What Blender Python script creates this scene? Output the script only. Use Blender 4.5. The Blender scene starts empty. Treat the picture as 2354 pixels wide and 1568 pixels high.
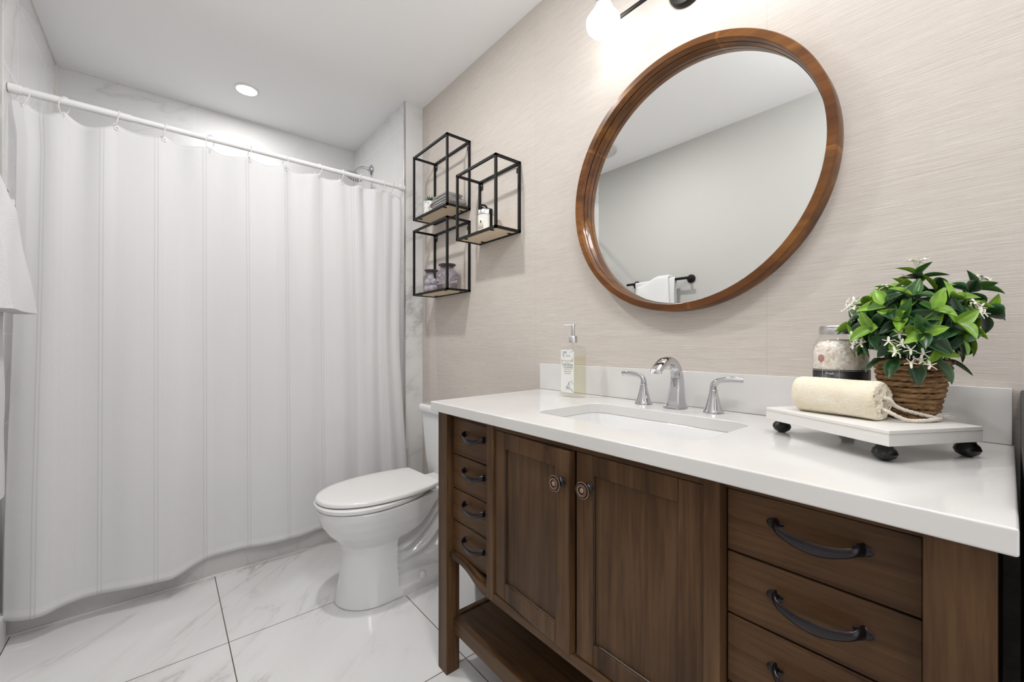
import bpy, bmesh, math, random
from mathutils import Vector, Matrix, Euler, noise
PI = math.pi
sc = bpy.context.scene
COL = sc.collection
random.seed(7)

# ------------------------------------------------------------------ camera
F_PX, W_PX, H_PX = 954.5, 2354.0, 1568.0
YAW = math.atan(797.0 / F_PX)            # the view turns this far right of the room's long axis
cam_d = bpy.data.cameras.new('camera')
cam = bpy.data.objects.new('camera', cam_d); COL.objects.link(cam)
cam.location = (0, 0, 1.063)
cam.rotation_euler = (PI / 2, 0, -YAW)
cam_d.sensor_fit = 'HORIZONTAL'; cam_d.sensor_width = 36.0
cam_d.lens = 36.0 * F_PX / W_PX
cam_d.shift_y = 5.0 / W_PX
cam_d.clip_start = 0.02
sc.camera = cam

# ------------------------------------------------------------------ world, view, large lights
w = bpy.data.worlds.new('world'); sc.world = w; w.use_nodes = True
w.node_tree.nodes['Background'].inputs[0].default_value = (0.98, 0.98, 1.0, 1)
w.node_tree.nodes['Background'].inputs[1].default_value = 0.35
sc.view_settings.view_transform = 'Standard'
sc.view_settings.look = 'None'
sc.view_settings.exposure = 1.46
sc.cycles.max_bounces = 12
sc.cycles.diffuse_bounces = 7
sc.view_settings.gamma = 1.0
sc.view_settings.use_curve_mapping = False


def area(name, loc, rot, size, power, color=(1, 1, 1), shape='RECTANGLE', sy=None, spread=None):
    d = bpy.data.lights.new(name, 'AREA'); d.shape = shape; d.size = size
    if sy: d.size_y = sy
    d.energy = power; d.color = color
    if spread: d.spread = spread
    o = bpy.data.objects.new(name, d); COL.objects.link(o)
    o.location = loc; o.rotation_euler = rot
    return o


# added fill light across the open end of the room
area('end_fill', (0.35, -1.35, 1.45), (PI / 2, 0, 0), 1.6, 1.5, (0.97, 0.98, 1), sy=2.3)
# round ceiling fixture over the bathing area (seen), then an added fill disc behind the camera
area('shower_downlight_beam', (0.364, 2.847, 2.528), (0, 0, 0), 0.09, 2.0, (1, 0.98, 0.95), 'DISK')
area('ceiling_fill', (0.25, -0.25, 2.528), (0, 0, 0), 0.16, 3, (1, 0.98, 0.95), 'DISK')

area('toilet_downlight_beam', (0.35, 1.55, 2.528), (0, 0, 0), 0.09, 4.4, (1, 0.99, 0.98), 'DISK')

# ------------------------------------------------------------------ helpers
WM = {}


def props(o, label=None, cat=None, group=None, kind=None):
    if label: o['label'] = label
    if cat: o['category'] = cat
    if group: o['group'] = group
    if kind: o['kind'] = kind
    return o


def thing(name, label, cat, loc=(0, 0, 0), rz=0.0, group=None):
    o = bpy.data.objects.new(name, None); COL.objects.link(o)
    o.location = loc; o.rotation_euler = (0, 0, rz); o.empty_display_size = 0.05
    WM[o] = Matrix.Translation(Vector(loc)) @ Matrix.Rotation(rz, 4, 'Z')
    return props(o, label, cat, group)


def build(name, bm, mat, parent=None, world=True, smooth=35, bevel=0, seg=2, loc=None, sub=0, label=None):
    """link a bmesh as one mesh object; vertices are given in world space unless world=False (then parent space)"""
    me = bpy.data.meshes.new(name)
    if parent is not None and world:
        bmesh.ops.transform(bm, matrix=WM[parent].inverted(), verts=bm.verts)
    if loc is not None:
        bmesh.ops.translate(bm, verts=bm.verts, vec=-Vector(loc))
    bmesh.ops.recalc_face_normals(bm, faces=bm.faces) if bm.faces else None
    bm.to_mesh(me); bm.free()
    for m in (mat if isinstance(mat, (list, tuple)) else [mat]): me.materials.append(m)
    if smooth:
        for p in me.polygons: p.use_smooth = True
        if smooth < 180: me.set_sharp_from_angle(angle=math.radians(smooth))
    o = bpy.data.objects.new(name, me); COL.objects.link(o)
    if loc is not None: o.location = loc
    if parent is not None:
        o.parent = parent
        WM[o] = WM[parent] @ Matrix.Translation(Vector(loc) if loc is not None else Vector((0, 0, 0)))
    else:
        WM[o] = Matrix.Translation(Vector(loc) if loc is not None else Vector((0, 0, 0)))
    if bevel:
        b = o.modifiers.new('bevel', 'BEVEL'); b.width = bevel; b.segments = seg
        b.limit_method = 'ANGLE'; b.angle_limit = math.radians(40); b.harden_normals = True
    if sub:
        s = o.modifiers.new('sub', 'SUBSURF'); s.levels = sub; s.render_levels = sub
    if label: o['label'] = label
    return o


def copy_tree(o, parent=None):
    c = o.copy(); COL.objects.link(c)
    c.parent = parent
    for ch in list(o.children): copy_tree(ch, c)
    return c


def box(bm, x0, x1, y0, y1, z0, z1):
    v = [bm.verts.new((x, y, z)) for x in (x0, x1) for y in (y0, y1) for z in (z0, z1)]
    for f in ((0, 1, 3, 2), (4, 6, 7, 5), (0, 4, 5, 1), (2, 3, 7, 6), (0, 2, 6, 4), (1, 5, 7, 3)):
        bm.faces.new([v[i] for i in f])
    return v


def bx(*a):
    bm = bmesh.new(); box(bm, *a); return bm


def lathe(bm, prof, seg=32, mat=None, cap=True, mi=0):
    """prof: (r, z) list round the z axis; mat: transform"""
    M = mat or Matrix()
    rings = []
    for r, z in prof:
        if r < 1e-6:
            rings.append([bm.verts.new(M @ Vector((0, 0, z)))])
        else:
            rings.append([bm.verts.new(M @ Vector((r * math.cos(2 * PI * i / seg), r * math.sin(2 * PI * i / seg), z))) for i in range(seg)])
    for a, b in zip(rings, rings[1:]):
        for i in range(seg):
            j = (i + 1) % seg
            if len(a) == 1 and len(b) == 1: continue
            if len(a) == 1: f = bm.faces.new((a[0], b[j], b[i]))
            elif len(b) == 1: f = bm.faces.new((a[i], a[j], b[0]))
            else: f = bm.faces.new((a[i], a[j], b[j], b[i]))
            f.material_index = mi
    if cap:
        for rg in (rings[0], rings[-1]):
            if len(rg) > 2: bm.faces.new(rg)
    return rings


def T(x, y, z): return Matrix.Translation((x, y, z))


def RX(a): return Matrix.Rotation(a, 4, 'X')


def RY(a): return Matrix.Rotation(a, 4, 'Y')


def RZ(a): return Matrix.Rotation(a, 4, 'Z')


def frames(pts):
    """parallel-transport frames along a polyline"""
    n = len(pts); tg = []
    for i in range(n):
        a = pts[max(i - 1, 0)]; b = pts[min(i + 1, n - 1)]
        tg.append((b - a).normalized())
    up = Vector((0, 0, 1)) if abs(tg[0].z) < 0.9 else Vector((1, 0, 0))
    u = (up - tg[0] * up.dot(tg[0])).normalized(); out = []
    for t in tg:
        u = (u - t * u.dot(t)); u = u.normalized() if u.length > 1e-6 else Vector((1, 0, 0))
        out.append((t, u, t.cross(u)))
    return out


def tube(bm, pts, r, seg=12, closed=False, cap=True, twist=None):
    """r: number, list, or list of (ru, rv)"""
    pts = [Vector(p) for p in pts]; n = len(pts)
    fr = frames(pts)
    if closed:
        tg = [(pts[(i + 1) % n] - pts[i - 1]).normalized() for i in range(n)]
        nn = sum(((pts[i].cross(pts[(i + 1) % n])) for i in range(n)), Vector()).normalized()
        fr = [(t, nn, t.cross(nn)) for t in tg]
    rings = []
    for i, p in enumerate(pts):
        t, u, v = fr[i]
        ri = r[i] if isinstance(r, (list, tuple)) else r
        ru, rv = ri if isinstance(ri, (list, tuple)) else (ri, ri)
        rings.append([bm.verts.new(p + u * (ru * math.cos(2 * PI * k / seg)) + v * (rv * math.sin(2 * PI * k / seg))) for k in range(seg)])
    m = n if closed else n - 1
    for i in range(m):
        a, b = rings[i], rings[(i + 1) % n]
        for k in range(seg):
            j = (k + 1) % seg
            bm.faces.new((a[k], a[j], b[j], b[k]))
    if cap and not closed:
        bm.faces.new(rings[0]); bm.faces.new(rings[-1])
    return rings


def smoothpath(pts, n=8):
    """Catmull-Rom"""
    P = [Vector(p) for p in pts]; P = [P[0] * 2 - P[1]] + P + [P[-1] * 2 - P[-2]]
    out = []
    for i in range(1, len(P) - 2):
        for k in range(n):
            t = k / n; a, b, c, d = P[i - 1], P[i], P[i + 1], P[i + 2]
            out.append(0.5 * ((2 * b) + (c - a) * t + (2 * a - 5 * b + 4 * c - d) * t * t + (3 * b - a - 3 * c + d) * t ** 3))
    out.append(P[-2]); return out


def ball(bm, c, r, seg=16, rings=10, s=(1, 1, 1)):
    M = Matrix.Translation(Vector(c)) @ Matrix.Diagonal((r * s[0], r * s[1], r * s[2], 1))
    prof = [(math.sin(PI * i / rings), -math.cos(PI * i / rings)) for i in range(rings + 1)]
    prof[0] = (0, -1); prof[-1] = (0, 1)
    lathe(bm, prof, seg, M, cap=False)


def sstep(a, b, x):
    t = max(0.0, min(1.0, (x - a) / (b - a))); return t * t * (3 - 2 * t)


def interp(x, tab):
    if x <= tab[0][0]: return tab[0][1]
    for (a, fa), (b, fb) in zip(tab, tab[1:]):
        if x <= b: return fa + (fb - fa) * (x - a) / (b - a)
    return tab[-1][1]


def grid_faces(bm, G, closed_u=False):
    for a, b in zip(G, G[1:]):
        n = len(a)
        for k in range(n if closed_u else n - 1):
            bm.faces.new((a[k], a[(k + 1) % n], b[(k + 1) % n], b[k]))


# ------------------------------------------------------------------ materials
def mat(name, color=(0.8, 0.8, 0.8), rough=0.5, metal=0.0, spec=0.5, coat=0.0, emis=None, es=0.0, sheen=0.0):
    m = bpy.data.materials.new(name); m.use_nodes = True
    b = m.node_tree.nodes['Principled BSDF']
    b.inputs['Base Color'].default_value = (*color, 1)
    b.inputs['Roughness'].default_value = rough
    b.inputs['Metallic'].default_value = metal
    b.inputs['Specular IOR Level'].default_value = spec
    if coat:
        b.inputs['Coat Weight'].default_value = coat; b.inputs['Coat Roughness'].default_value = 0.06
    if sheen: b.inputs['Sheen Weight'].default_value = sheen
    if emis:
        b.inputs['Emission Color'].default_value = (*emis, 1); b.inputs['Emission Strength'].default_value = es
    return m


class N:
    """tiny node-graph builder"""
    def __init__(s, m): s.m = m; s.t = m.node_tree; s.b = m.node_tree.nodes.get('Principled BSDF')
    def n(s, typ, **k):
        nd = s.t.nodes.new(typ)
        for a, v in k.items(): setattr(nd, a, v)
        return nd
    def l(s, a, b): s.t.links.new(a, b)
    def coord(s, scale=(1, 1, 1), kind='Object', rot=(0, 0, 0)):
        tc = s.n('ShaderNodeTexCoord'); mp = s.n('ShaderNodeMapping')
        mp.inputs['Scale'].default_value = scale; mp.inputs['Rotation'].default_value = rot
        s.l(tc.outputs[kind], mp.inputs[0]); return mp.outputs[0]
    def noise(s, vec, scale=5, detail=4, rough=0.55, dist=0.0):
        nd = s.n('ShaderNodeTexNoise'); s.l(vec, nd.inputs['Vector'])
        nd.inputs['Scale'].default_value = scale; nd.inputs['Detail'].default_value = detail
        nd.inputs['Roughness'].default_value = rough; nd.inputs['Distortion'].default_value = dist
        return nd.outputs['Fac']
    def ramp(s, fac, stops, interp='LINEAR'):
        r = s.n('ShaderNodeValToRGB'); s.l(fac, r.inputs[0]); e = r.color_ramp.elements
        r.color_ramp.interpolation = interp
        e[0].position, e[0].color = stops[0][0], (*stops[0][1], 1)
        e[1].position, e[1].color = stops[-1][0], (*stops[-1][1], 1)
        for p, c in stops[1:-1]:
            x = e.new(p); x.color = (*c, 1)
        return r.outputs[0]
    def math(s, op, a, b=None, c=None):
        nd = s.n('ShaderNodeMath', operation=op)
        for i, v in enumerate((a, b, c)):
            if v is None: continue
            if isinstance(v, (int, float)): nd.inputs[i].default_value = v
            else: s.l(v, nd.inputs[i])
        return nd.outputs[0]
    def mix(s, fac, a, b, mode='MIX'):
        nd = s.n('ShaderNodeMix', data_type='RGBA', blend_type=mode)
        for i, v in ((0, fac), (6, a), (7, b)):
            if isinstance(v, (int, float)): nd.inputs[i].default_value = v
            elif isinstance(v, tuple): nd.inputs[i].default_value = (*v, 1)
            else: s.l(v, nd.inputs[i])
        return nd.outputs[2]
    def bump(s, h, strength=0.3, dist=0.001):
        nd = s.n('ShaderNodeBump'); nd.inputs['Strength'].default_value = strength
        nd.inputs['Distance'].default_value = dist; s.l(h, nd.inputs['Height'])
        s.l(nd.outputs[0], s.b.inputs['Normal'])
    def sep(s, v):
        nd = s.n('ShaderNodeSeparateXYZ'); s.l(v, nd.inputs[0]); return nd.outputs
    def color(s, c): s.l(c, s.b.inputs['Base Color'])
    def line(s, x, period, offset, width):
        """1 near x = offset + k*period"""
        f = s.math('FRACT', s.math('DIVIDE', s.math('SUBTRACT', x, offset - period * 200), period))
        d = s.math('ABSOLUTE', s.math('SUBTRACT', f, 0.5))
        return s.math('GREATER_THAN', d, 0.5 - width / period / 2)


def marble(name, base, vein, px=None, py=None, pz=None, grout=(0.3, 0.28, 0.26), rough=0.06, lw=0.003, rot=(0, 0, 0.6), vs=1.5, coat=0.0):
    m = mat(name, base, rough, spec=0.5)
    g = N(m); v = g.coord((1, 1, 1)); vr = g.coord((1, 1, 1), rot=rot)
    st = g.n('ShaderNodeMapping'); st.inputs['Scale'].default_value = (0.75, 2.8, 1.2); g.l(vr, st.inputs[0])
    n1 = g.noise(st.outputs[0], vs, 7, 0.58, 0.4)
    n2 = g.noise(v, vs * 0.8, 3, 0.5, 0.2)
    ridge = g.math('ABSOLUTE', g.math('SUBTRACT', n1, 0.5))
    veinf = g.ramp(ridge, [(0.0, (1, 1, 1)), (0.012, (0.45, 0.45, 0.45)), (0.05, (0.08, 0.08, 0.08)), (0.09, (0, 0, 0))])
    n2s = g.ramp(n2, [(0.38, (0, 0, 0)), (0.6, (1, 1, 1))])
    f = g.math('MULTIPLY', veinf, n2s)
    n3 = g.noise(st.outputs[0], vs * 0.6, 4, 0.5, 0.6)
    cloud = g.ramp(n3, [(0.45, (0, 0, 0)), (0.75, (0.35, 0.35, 0.35))])
    f = g.math('MAXIMUM', f, cloud)
    c = g.mix(f, base, vein)
    s = g.sep(v); gl = None
    for i, p in enumerate((px, py, pz)):
        if p:
            li = g.line(s[i], p[0], p[1], lw)
            gl = li if gl is None else g.math('MAXIMUM', gl, li)
    if gl is not None:
        c = g.mix(gl, c, grout)
        rr = g.math('MULTIPLY_ADD', gl, 0.5, rough); g.l(rr, g.b.inputs['Roughness'])
    g.color(c); return m


M = {}
M['floor'] = marble('floor_marble_tile', (0.74, 0.74, 0.74), (0.43, 0.415, 0.41), px=(0.605, 0.173), py=(0.602, 1.777), grout=(0.11, 0.085, 0.06), lw=0.0032, rough=0.035, vs=1.5, rot=(0, 0, -0.785))
M['tile_back'] = marble('wall_marble_tile', (0.70, 0.70, 0.70), (0.55, 0.55, 0.56), px=(0.61, 0.141), pz=(0.326, 0.446 - 0.0), grout=(0.68, 0.68, 0.66), rough=0.03, lw=0.003, rot=(0.5, 0.6, 0.2), vs=1.3)
M['tile_side'] = marble('wall_marble_tile_side', (0.72, 0.72, 0.72), (0.54, 0.54, 0.55), py=(0.61, 2.5), pz=(0.326, 0.446), grout=(0.68, 0.68, 0.66), rough=0.1, lw=0.003, rot=(0.7, 0.1, 0.6), vs=1.5)
M['tile_end'] = marble('tile_return', (0.72, 0.715, 0.71), (0.46, 0.46, 0.46), pz=(0.326, 0.446), grout=(0.66, 0.65, 0.63), rough=0.12, lw=0.003, rot=(0.5, 0.9, 0.2), vs=2.2)
M['apron'] = marble('apron_tile', (0.60, 0.58, 0.575), (0.5, 0.49, 0.49), grout=(0.6, 0.6, 0.6), rough=0.15, vs=1.2)
M['ceiling'] = mat('ceiling_paint', (0.92, 0.92, 0.925), 0.85, spec=0.2)
M['paint'] = mat('grey_wall_paint', (0.50, 0.499, 0.482), 0.8, spec=0.25)
M['white_trim'] = mat('white_trim_paint', (0.74, 0.74, 0.73), 0.35)
M['caulk'] = mat('white_caulk', (0.72, 0.70, 0.66), 0.5)

m = mat('grasscloth_wallpaper', (0.55, 0.5, 0.44), 0.8, spec=0.25); g = N(m); M['wallpaper'] = m
v1 = g.coord((1, 5, 230)); v2 = g.coord((1, 14, 620)); v3 = g.coord((1, 1, 3))
a = g.noise(v1, 2.0, 5, 0.6); b = g.noise(v2, 2.0, 3, 0.6); c3 = g.noise(v3, 1.6, 3, 0.5)
mixab = g.math('ADD', g.math('MULTIPLY', a, 0.6), g.math('MULTIPLY', b, 0.4))
colr = g.ramp(mixab, [(0.30, (0.49, 0.44, 0.40)), (0.47, (0.585, 0.535, 0.49)), (0.62, (0.65, 0.60, 0.56))])
colr = g.mix(g.ramp(c3, [(0.35, (0, 0, 0)), (0.7, (0.25, 0.25, 0.25))]), colr, (0.53, 0.475, 0.41))
sl = g.noise(g.coord((1, 14, 260)), 3.0, 2, 0.5)
colr = g.mix(g.ramp(sl, [(0.755, (0, 0, 0)), (0.79, (0.6, 0.6, 0.6))]), colr, (0.22, 0.16, 0.11))
yy = g.sep(g.coord())[1]
colr = g.mix(g.math('MULTIPLY', g.line(yy, 0.91, 0.4185, 0.0015), 0.35), colr, (0.36, 0.32, 0.27))
g.color(colr); g.bump(mixab, 0.8, 0.002)


def wood(name, dark, mid, light, axis='z', rough=0.38, scale=1.0, coat=0.0, attr=False):
    m = mat(name, mid, rough, spec=0.18, coat=coat); g = N(m)
    S = {'z': (26, 26, 1.6), 'y': (26, 1.6, 26), 'x': (1.6, 26, 26)}[axis]
    S = tuple(k * scale for k in S)
    v = g.coord(S); n1 = g.noise(v, 1.0, 6, 0.6, 0.6)
    vb = g.coord(tuple(k * 6 for k in S)); n2 = g.noise(vb, 1.0, 3, 0.6)
    vc = g.coord((2.5 * scale,) * 3); n3 = g.noise(vc, 1.0, 3, 0.5)
    c = g.ramp(n1, [(0.28, dark), (0.5, mid), (0.75, light)])
    c = g.mix(g.ramp(n2, [(0.45, (0, 0, 0)), (0.75, (0.45, 0.45, 0.45))]), c, dark)
    c = g.mix(g.ramp(n3, [(0.4, (0, 0, 0)), (0.7, (0.45, 0.45, 0.45))]), c, dark)
    if attr:
        at = g.n('ShaderNodeAttribute', attribute_name='tint')
        c = g.mix(1.0, c, at.outputs['Color'], 'MULTIPLY')
    g.color(c); g.bump(n2, 0.12, 0.0006); return m


DK, MD, LT = (0.030, 0.0140, 0.0065), (0.100, 0.052, 0.0240), (0.165, 0.092, 0.043)
M['wood_v'] = wood('walnut_stained_vertical', DK, MD, LT, 'z')
M['wood_h'] = wood('walnut_stained_horizontal', DK, MD, LT, 'y')
M['wood_panel'] = wood('walnut_door_panel', DK, (0.098, 0.053, 0.0255), (0.148, 0.086, 0.043), 'z', scale=0.8)
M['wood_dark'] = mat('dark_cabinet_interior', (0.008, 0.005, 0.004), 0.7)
M['mirror_wood'] = wood('honey_brown_mirror_wood', (0.060, 0.021, 0.006), (0.165, 0.063, 0.014), (0.33, 0.145, 0.030), 'y', 0.30, 0.5, coat=0.3, attr=True)
M['birch'] = wood('pale_birch', (0.70, 0.57, 0.40), (0.76, 0.63, 0.46), (0.80, 0.69, 0.53), 'y', 0.5)
M['quartz'] = mat('white_quartz', (0.76, 0.75, 0.745), 0.09, coat=0.0)
g = N(M['quartz']); nn = g.noise(g.coord(), 3, 4, 0.5); g.color(g.ramp(nn, [(0.4, (0.66, 0.645, 0.635)), (0.6, (0.70, 0.69, 0.68))]))
M['porcelain'] = mat('white_porcelain', (0.74, 0.74, 0.74), 0.05, coat=0.3)
M['seat'] = mat('white_seat_plastic', (0.74, 0.74, 0.73), 0.14)
M['black'] = mat('black_metal', (0.007, 0.006, 0.005), 0.5, spec=0.25)
M['black_gloss'] = mat('black_foot_wood', (0.007, 0.007, 0.007), 0.28)
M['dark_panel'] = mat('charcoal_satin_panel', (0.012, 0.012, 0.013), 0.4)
M['chrome'] = mat('chrome', (0.60, 0.60, 0.62), 0.04, 1.0)
M['steel'] = mat('brushed_aluminium', (0.62, 0.62, 0.63), 0.3, 1.0)
M['bronze'] = mat('dark_bronze', (0.038, 0.033, 0.036), 0.24, 0.85)
M['copper_edge'] = mat('rubbed_copper_edge', (0.55, 0.33, 0.22), 0.3, 1.0)
M['mirror'] = mat('mirror_glass', (0.92, 0.93, 0.92), 0.0, 1.0)
M['white_plastic'] = mat('white_plastic', (0.76, 0.76, 0.76), 0.3)
M['cream_paint'] = None
m = mat('distressed_white_paint', (0.74, 0.72, 0.69), 0.45); g = N(m); M['cream_paint'] = m
g.color(g.mix(g.ramp(g.noise(g.coord((40, 8, 120)), 1.2, 5, 0.7), [(0.60, (0, 0, 0)), (0.70, (0.5, 0.5, 0.5))]), (0.75, 0.735, 0.71), (0.52, 0.48, 0.44)))


def thin_glass(name, tint, rough=0.02, ior=1.45):
    m = bpy.data.materials.new(name); m.use_nodes = True; t = m.node_tree; t.nodes.clear()
    o = t.nodes.new('ShaderNodeOutputMaterial'); mx = t.nodes.new('ShaderNodeMixShader')
    lw = t.nodes.new('ShaderNodeLayerWeight'); lw.inputs[0].default_value = 0.5
    pw = t.nodes.new('ShaderNodeMath'); pw.operation = 'POWER'; pw.inputs[1].default_value = 4.0
    f = t.nodes.new('ShaderNodeMath'); f.operation = 'MULTIPLY_ADD'; f.inputs[1].default_value = 0.355; f.inputs[2].default_value = 0.035 * (ior - 1) / 0.45
    t.links.new(lw.outputs['Facing'], pw.inputs[0]); t.links.new(pw.outputs[0], f.inputs[0])
    tr = t.nodes.new('ShaderNodeBsdfTransparent'); tr.inputs[0].default_value = (*tint, 1)
    gl = t.nodes.new('ShaderNodeBsdfGlossy'); gl.inputs['Roughness'].default_value = rough
    t.links.new(f.outputs[0], mx.inputs[0]); t.links.new(tr.outputs[0], mx.inputs[1])
    t.links.new(gl.outputs[0], mx.inputs[2]); t.links.new(mx.outputs[0], o.inputs[0])
    return m


M['glass'] = thin_glass('clear_glass', (0.98, 0.985, 0.975))
M['smoke_glass'] = thin_glass('smoky_lilac_glass', (0.79, 0.77, 0.82))
M['clear_plastic'] = thin_glass('clear_plastic', (0.97, 0.97, 0.97), 0.08, 1.6)
m = mat('clear_ring_plastic', (.88, .88, .88), .12); m.node_tree.nodes['Principled BSDF'].inputs['Alpha'].default_value = .6; M['ring'] = m
M['soap'] = thin_glass('pale_yellow_soap', (0.985, 0.97, 0.88), 0.2, 1.05)


def emitter(name, col, s):
    m = bpy.data.materials.new(name); m.use_nodes = True; t = m.node_tree; t.nodes.clear()
    o = t.nodes.new('ShaderNodeOutputMaterial'); e = t.nodes.new('ShaderNodeEmission')
    e.inputs[0].default_value = (*col, 1); e.inputs[1].default_value = s
    t.links.new(e.outputs[0], o.inputs[0]); return m


M['bulb_glow'] = emitter('lit_bulb', (1.0, 0.985, 0.965), 5.0)
M['led_glow'] = emitter('lit_downlight', (1.0, 0.98, 0.95), 12.0)


def fabric(name, col, trans=0.35, terry=0.0):
    m = bpy.data.materials.new(name); m.use_nodes = True; g = N(m); t = m.node_tree
    b = g.b; b.inputs['Base Color'].default_value = (*col, 1); b.inputs['Roughness'].default_value = 0.85
    b.inputs['Specular IOR Level'].default_value = 0.15; b.inputs['Sheen Weight'].default_value = 0.1
    if trans:
        out = t.nodes['Material Output']; mx = g.n('ShaderNodeMixShader'); tr = g.n('ShaderNodeBsdfTranslucent')
        tr.inputs[0].default_value = (*col, 1); mx.inputs[0].default_value = trans
        g.l(b.outputs[0], mx.inputs[1]); g.l(tr.outputs[0], mx.inputs[2]); g.l(mx.outputs[0], out.inputs[0])
    return m, g


m, g = fabric('white_curtain_cloth', (0.80, 0.80, 0.805), 0.25); M['curtain'] = m
uv = g.coord((1, 1, 1), 'UV'); s = g.sep(uv)
la = g.line(s[0], 0.1665, 0.000, 0.0035); lb = g.line(s[0], 0.1665, 0.011, 0.0035)
ln = g.math('MAXIMUM', la, lb)
band = g.math('GREATER_THAN', g.math('FRACT', g.math('MULTIPLY', s[0], 1 / 0.0832)), 0.5)
cr = g.n('ShaderNodeMapping'); cr.inputs['Scale'].default_value = (90, 520, 1); g.l(uv, cr.inputs[0])
wv = g.noise(cr.outputs[0], 1.0, 3, 0.6)
hem = g.math('LESS_THAN', s[1], 0.035)
h = g.math('SUBTRACT', g.math('MULTIPLY', wv, g.math('MULTIPLY_ADD', band, 0.6, 0.4)), g.math('MULTIPLY', ln, 0.8))
h = g.math('ADD', h, g.math('MULTIPLY', hem, 0.6))
g.bump(h, 0.6, 0.0016)
g.color(g.mix(ln, g.mix(hem, (0.80, 0.80, 0.805), (0.84, 0.84, 0.84)), (0.69, 0.69, 0.695)))
m, g = fabric('white_terry_cloth', (0.82, 0.82, 0.83), 0.0); M['terry'] = m
g.bump(g.noise(g.coord((1, 1, 1)), 420, 4, 0.7), 0.9, 0.004)
m, g = fabric('grey_terry_cloth', (0.34, 0.32, 0.31), 0.0); M['grey_terry'] = m
g.color(g.ramp(g.noise(g.coord((1, 1, 1)), 260, 3, 0.6), [(0.3, (0.22, 0.21, 0.205)), (0.7, (0.46, 0.44, 0.43))]))
g.bump(g.noise(g.coord((1, 1, 1)), 300, 4, 0.7), 0.8, 0.003)

# ------------------------------------------------------------------ the room
XR, XL, YB, ZC = 1.245, -0.445, 3.237, 2.54       # right wall, left wall, back wall, ceiling
XS, YS = 1.12, 2.367                              # the tiled return beside the bath
YF = -1.5                                         # open end behind the camera


def struct(name, bm, mt, bevel=0, smooth=35, parent=None):
    o = build(name, bm, mt, parent, bevel=bevel, smooth=smooth)
    if parent is None: o['kind'] = 'structure'
    return o


struct('floor', bx(XL - 0.1, XR + 0.1, YF, YB + 0.1, -0.08, 0), M['floor'])
struct('ceiling', bx(XL - 0.1, XR + 0.1, YF, YB + 0.1, ZC, ZC + 0.08), M['ceiling'])
struct('wall_right', bx(XR, XR + 0.1, YF, YB + 0.1, 0, ZC), M['wallpaper'])
struct('wall_back', bx(XL - 0.1, XR + 0.1, YB, YB + 0.1, 0, ZC), M['tile_back'])
struct('wall_return', bx(XS, XR + 0.0, YS + 0.004, YB, 0, ZC), M['tile_side'])
bm = bmesh.new(); box(bm, XS + 0.008, XR - 0.001, YS, YS + 0.004, 0, ZC)
struct('trim_1', bm, M['tile_end'])
struct('trim_2', bx(XS - 0.003, XS + 0.008, YS - 0.002, YS + 0.006, 0.0, ZC), M['steel'], bevel=0.001)
struct('wall_left_tiled', bx(XL - 0.1, XL, 2.312, YB, 0, ZC), M['tile_side'])
# painted part of the left wall, with a doorway towards the near end
bm = bmesh.new()
box(bm, XL - 0.1, XL - 0.004, 0.60, 2.312, 0, ZC)
box(bm, XL - 0.1, XL - 0.004, YF, -0.25, 0, ZC)
box(bm, XL - 0.1, XL - 0.004, -0.25, 0.60, 2.10, ZC)
struct('wall_left', bm, M['paint'])
struct('baseboard_left', bx(XL - 0.004, XL + 0.011, 0.674, 2.285, 0, 0.11), M['white_trim'], bevel=0.003)
struct('baseboard_right', bx(XR - 0.012, XR, 1.30, YS, 0, 0.10), M['white_trim'], bevel=0.003)
bm = bmesh.new()
for (y0, y1) in ((0.60, 0.674), (-0.324, -0.25)): box(bm, XL - 0.004, XL + 0.014, y0, y1, 0, 2.16)
box(bm, XL - 0.004, XL + 0.014, -0.25, 0.60, 2.086, 2.16)
struct('trim_3', bm, M['white_trim'], bevel=0.003)
bm = bmesh.new(); box(bm, XL - 0.07, XL - 0.03, -0.25, 0.60, 0.005, 2.10)
d1 = struct('door_1', bm, M['white_trim'], bevel=0.003)
bm = bmesh.new()
for (y0, y1, z0, z1) in ((-0.15, 0.14, 0.2, 0.95), (0.21, 0.5, 0.2, 0.95), (-0.15, 0.14, 1.05, 1.95), (0.21, 0.5, 1.05, 1.95)):
    box(bm, XL - 0.034, XL - 0.026, y0, y1, z0, z1)
build('door_panel', bm, M['white_trim'], d1, bevel=0.003)
# caulk lines where the tile meets ceiling and floor
bm = bmesh.new()
box(bm, XL, XS, YB - 0.005, YB, ZC - 0.005, ZC)
box(bm, XL, XL + 0.005, 2.312, YB, ZC - 0.005, ZC)
box(bm, XL, XL + 0.006, YB - 0.006, YB, 0.5, ZC - 0.005)
box(bm, XS - 0.005, XS, YB - 0.005, YB, 0.5, ZC - 0.005)
struct('trim_4', bm, M['caulk'])
struct('trim_5', bx(XL, XS + 0.1, 2.319, 2.325, 0, 0.006), M['caulk'])

# ------------------------------------------------------------------ bathtub behind the curtain
tub = thing('bathtub', 'bathtub with a tiled apron hidden behind the white shower curtain', 'bathtub', (0.33, 2.78, 0))
build('apron', bx(XL + 0.001, XR - 0.002 - 0.12, 2.325, 2.355, 0, 0.43), M['apron'], tub)
bm = bmesh.new()


def rrect(x0, x1, y0, y1, r, z, n=6):
    pts = []
    for (cx, cy, a0) in ((x1 - r, y1 - r, 0), (x0 + r, y1 - r, PI / 2), (x0 + r, y0 + r, PI), (x1 - r, y0 + r, 1.5 * PI)):
        for i in range(n + 1):
            a = a0 + PI / 2 * i / n
            pts.append(Vector((cx + r * math.cos(a), cy + r * math.sin(a), z)))
    return pts


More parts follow.
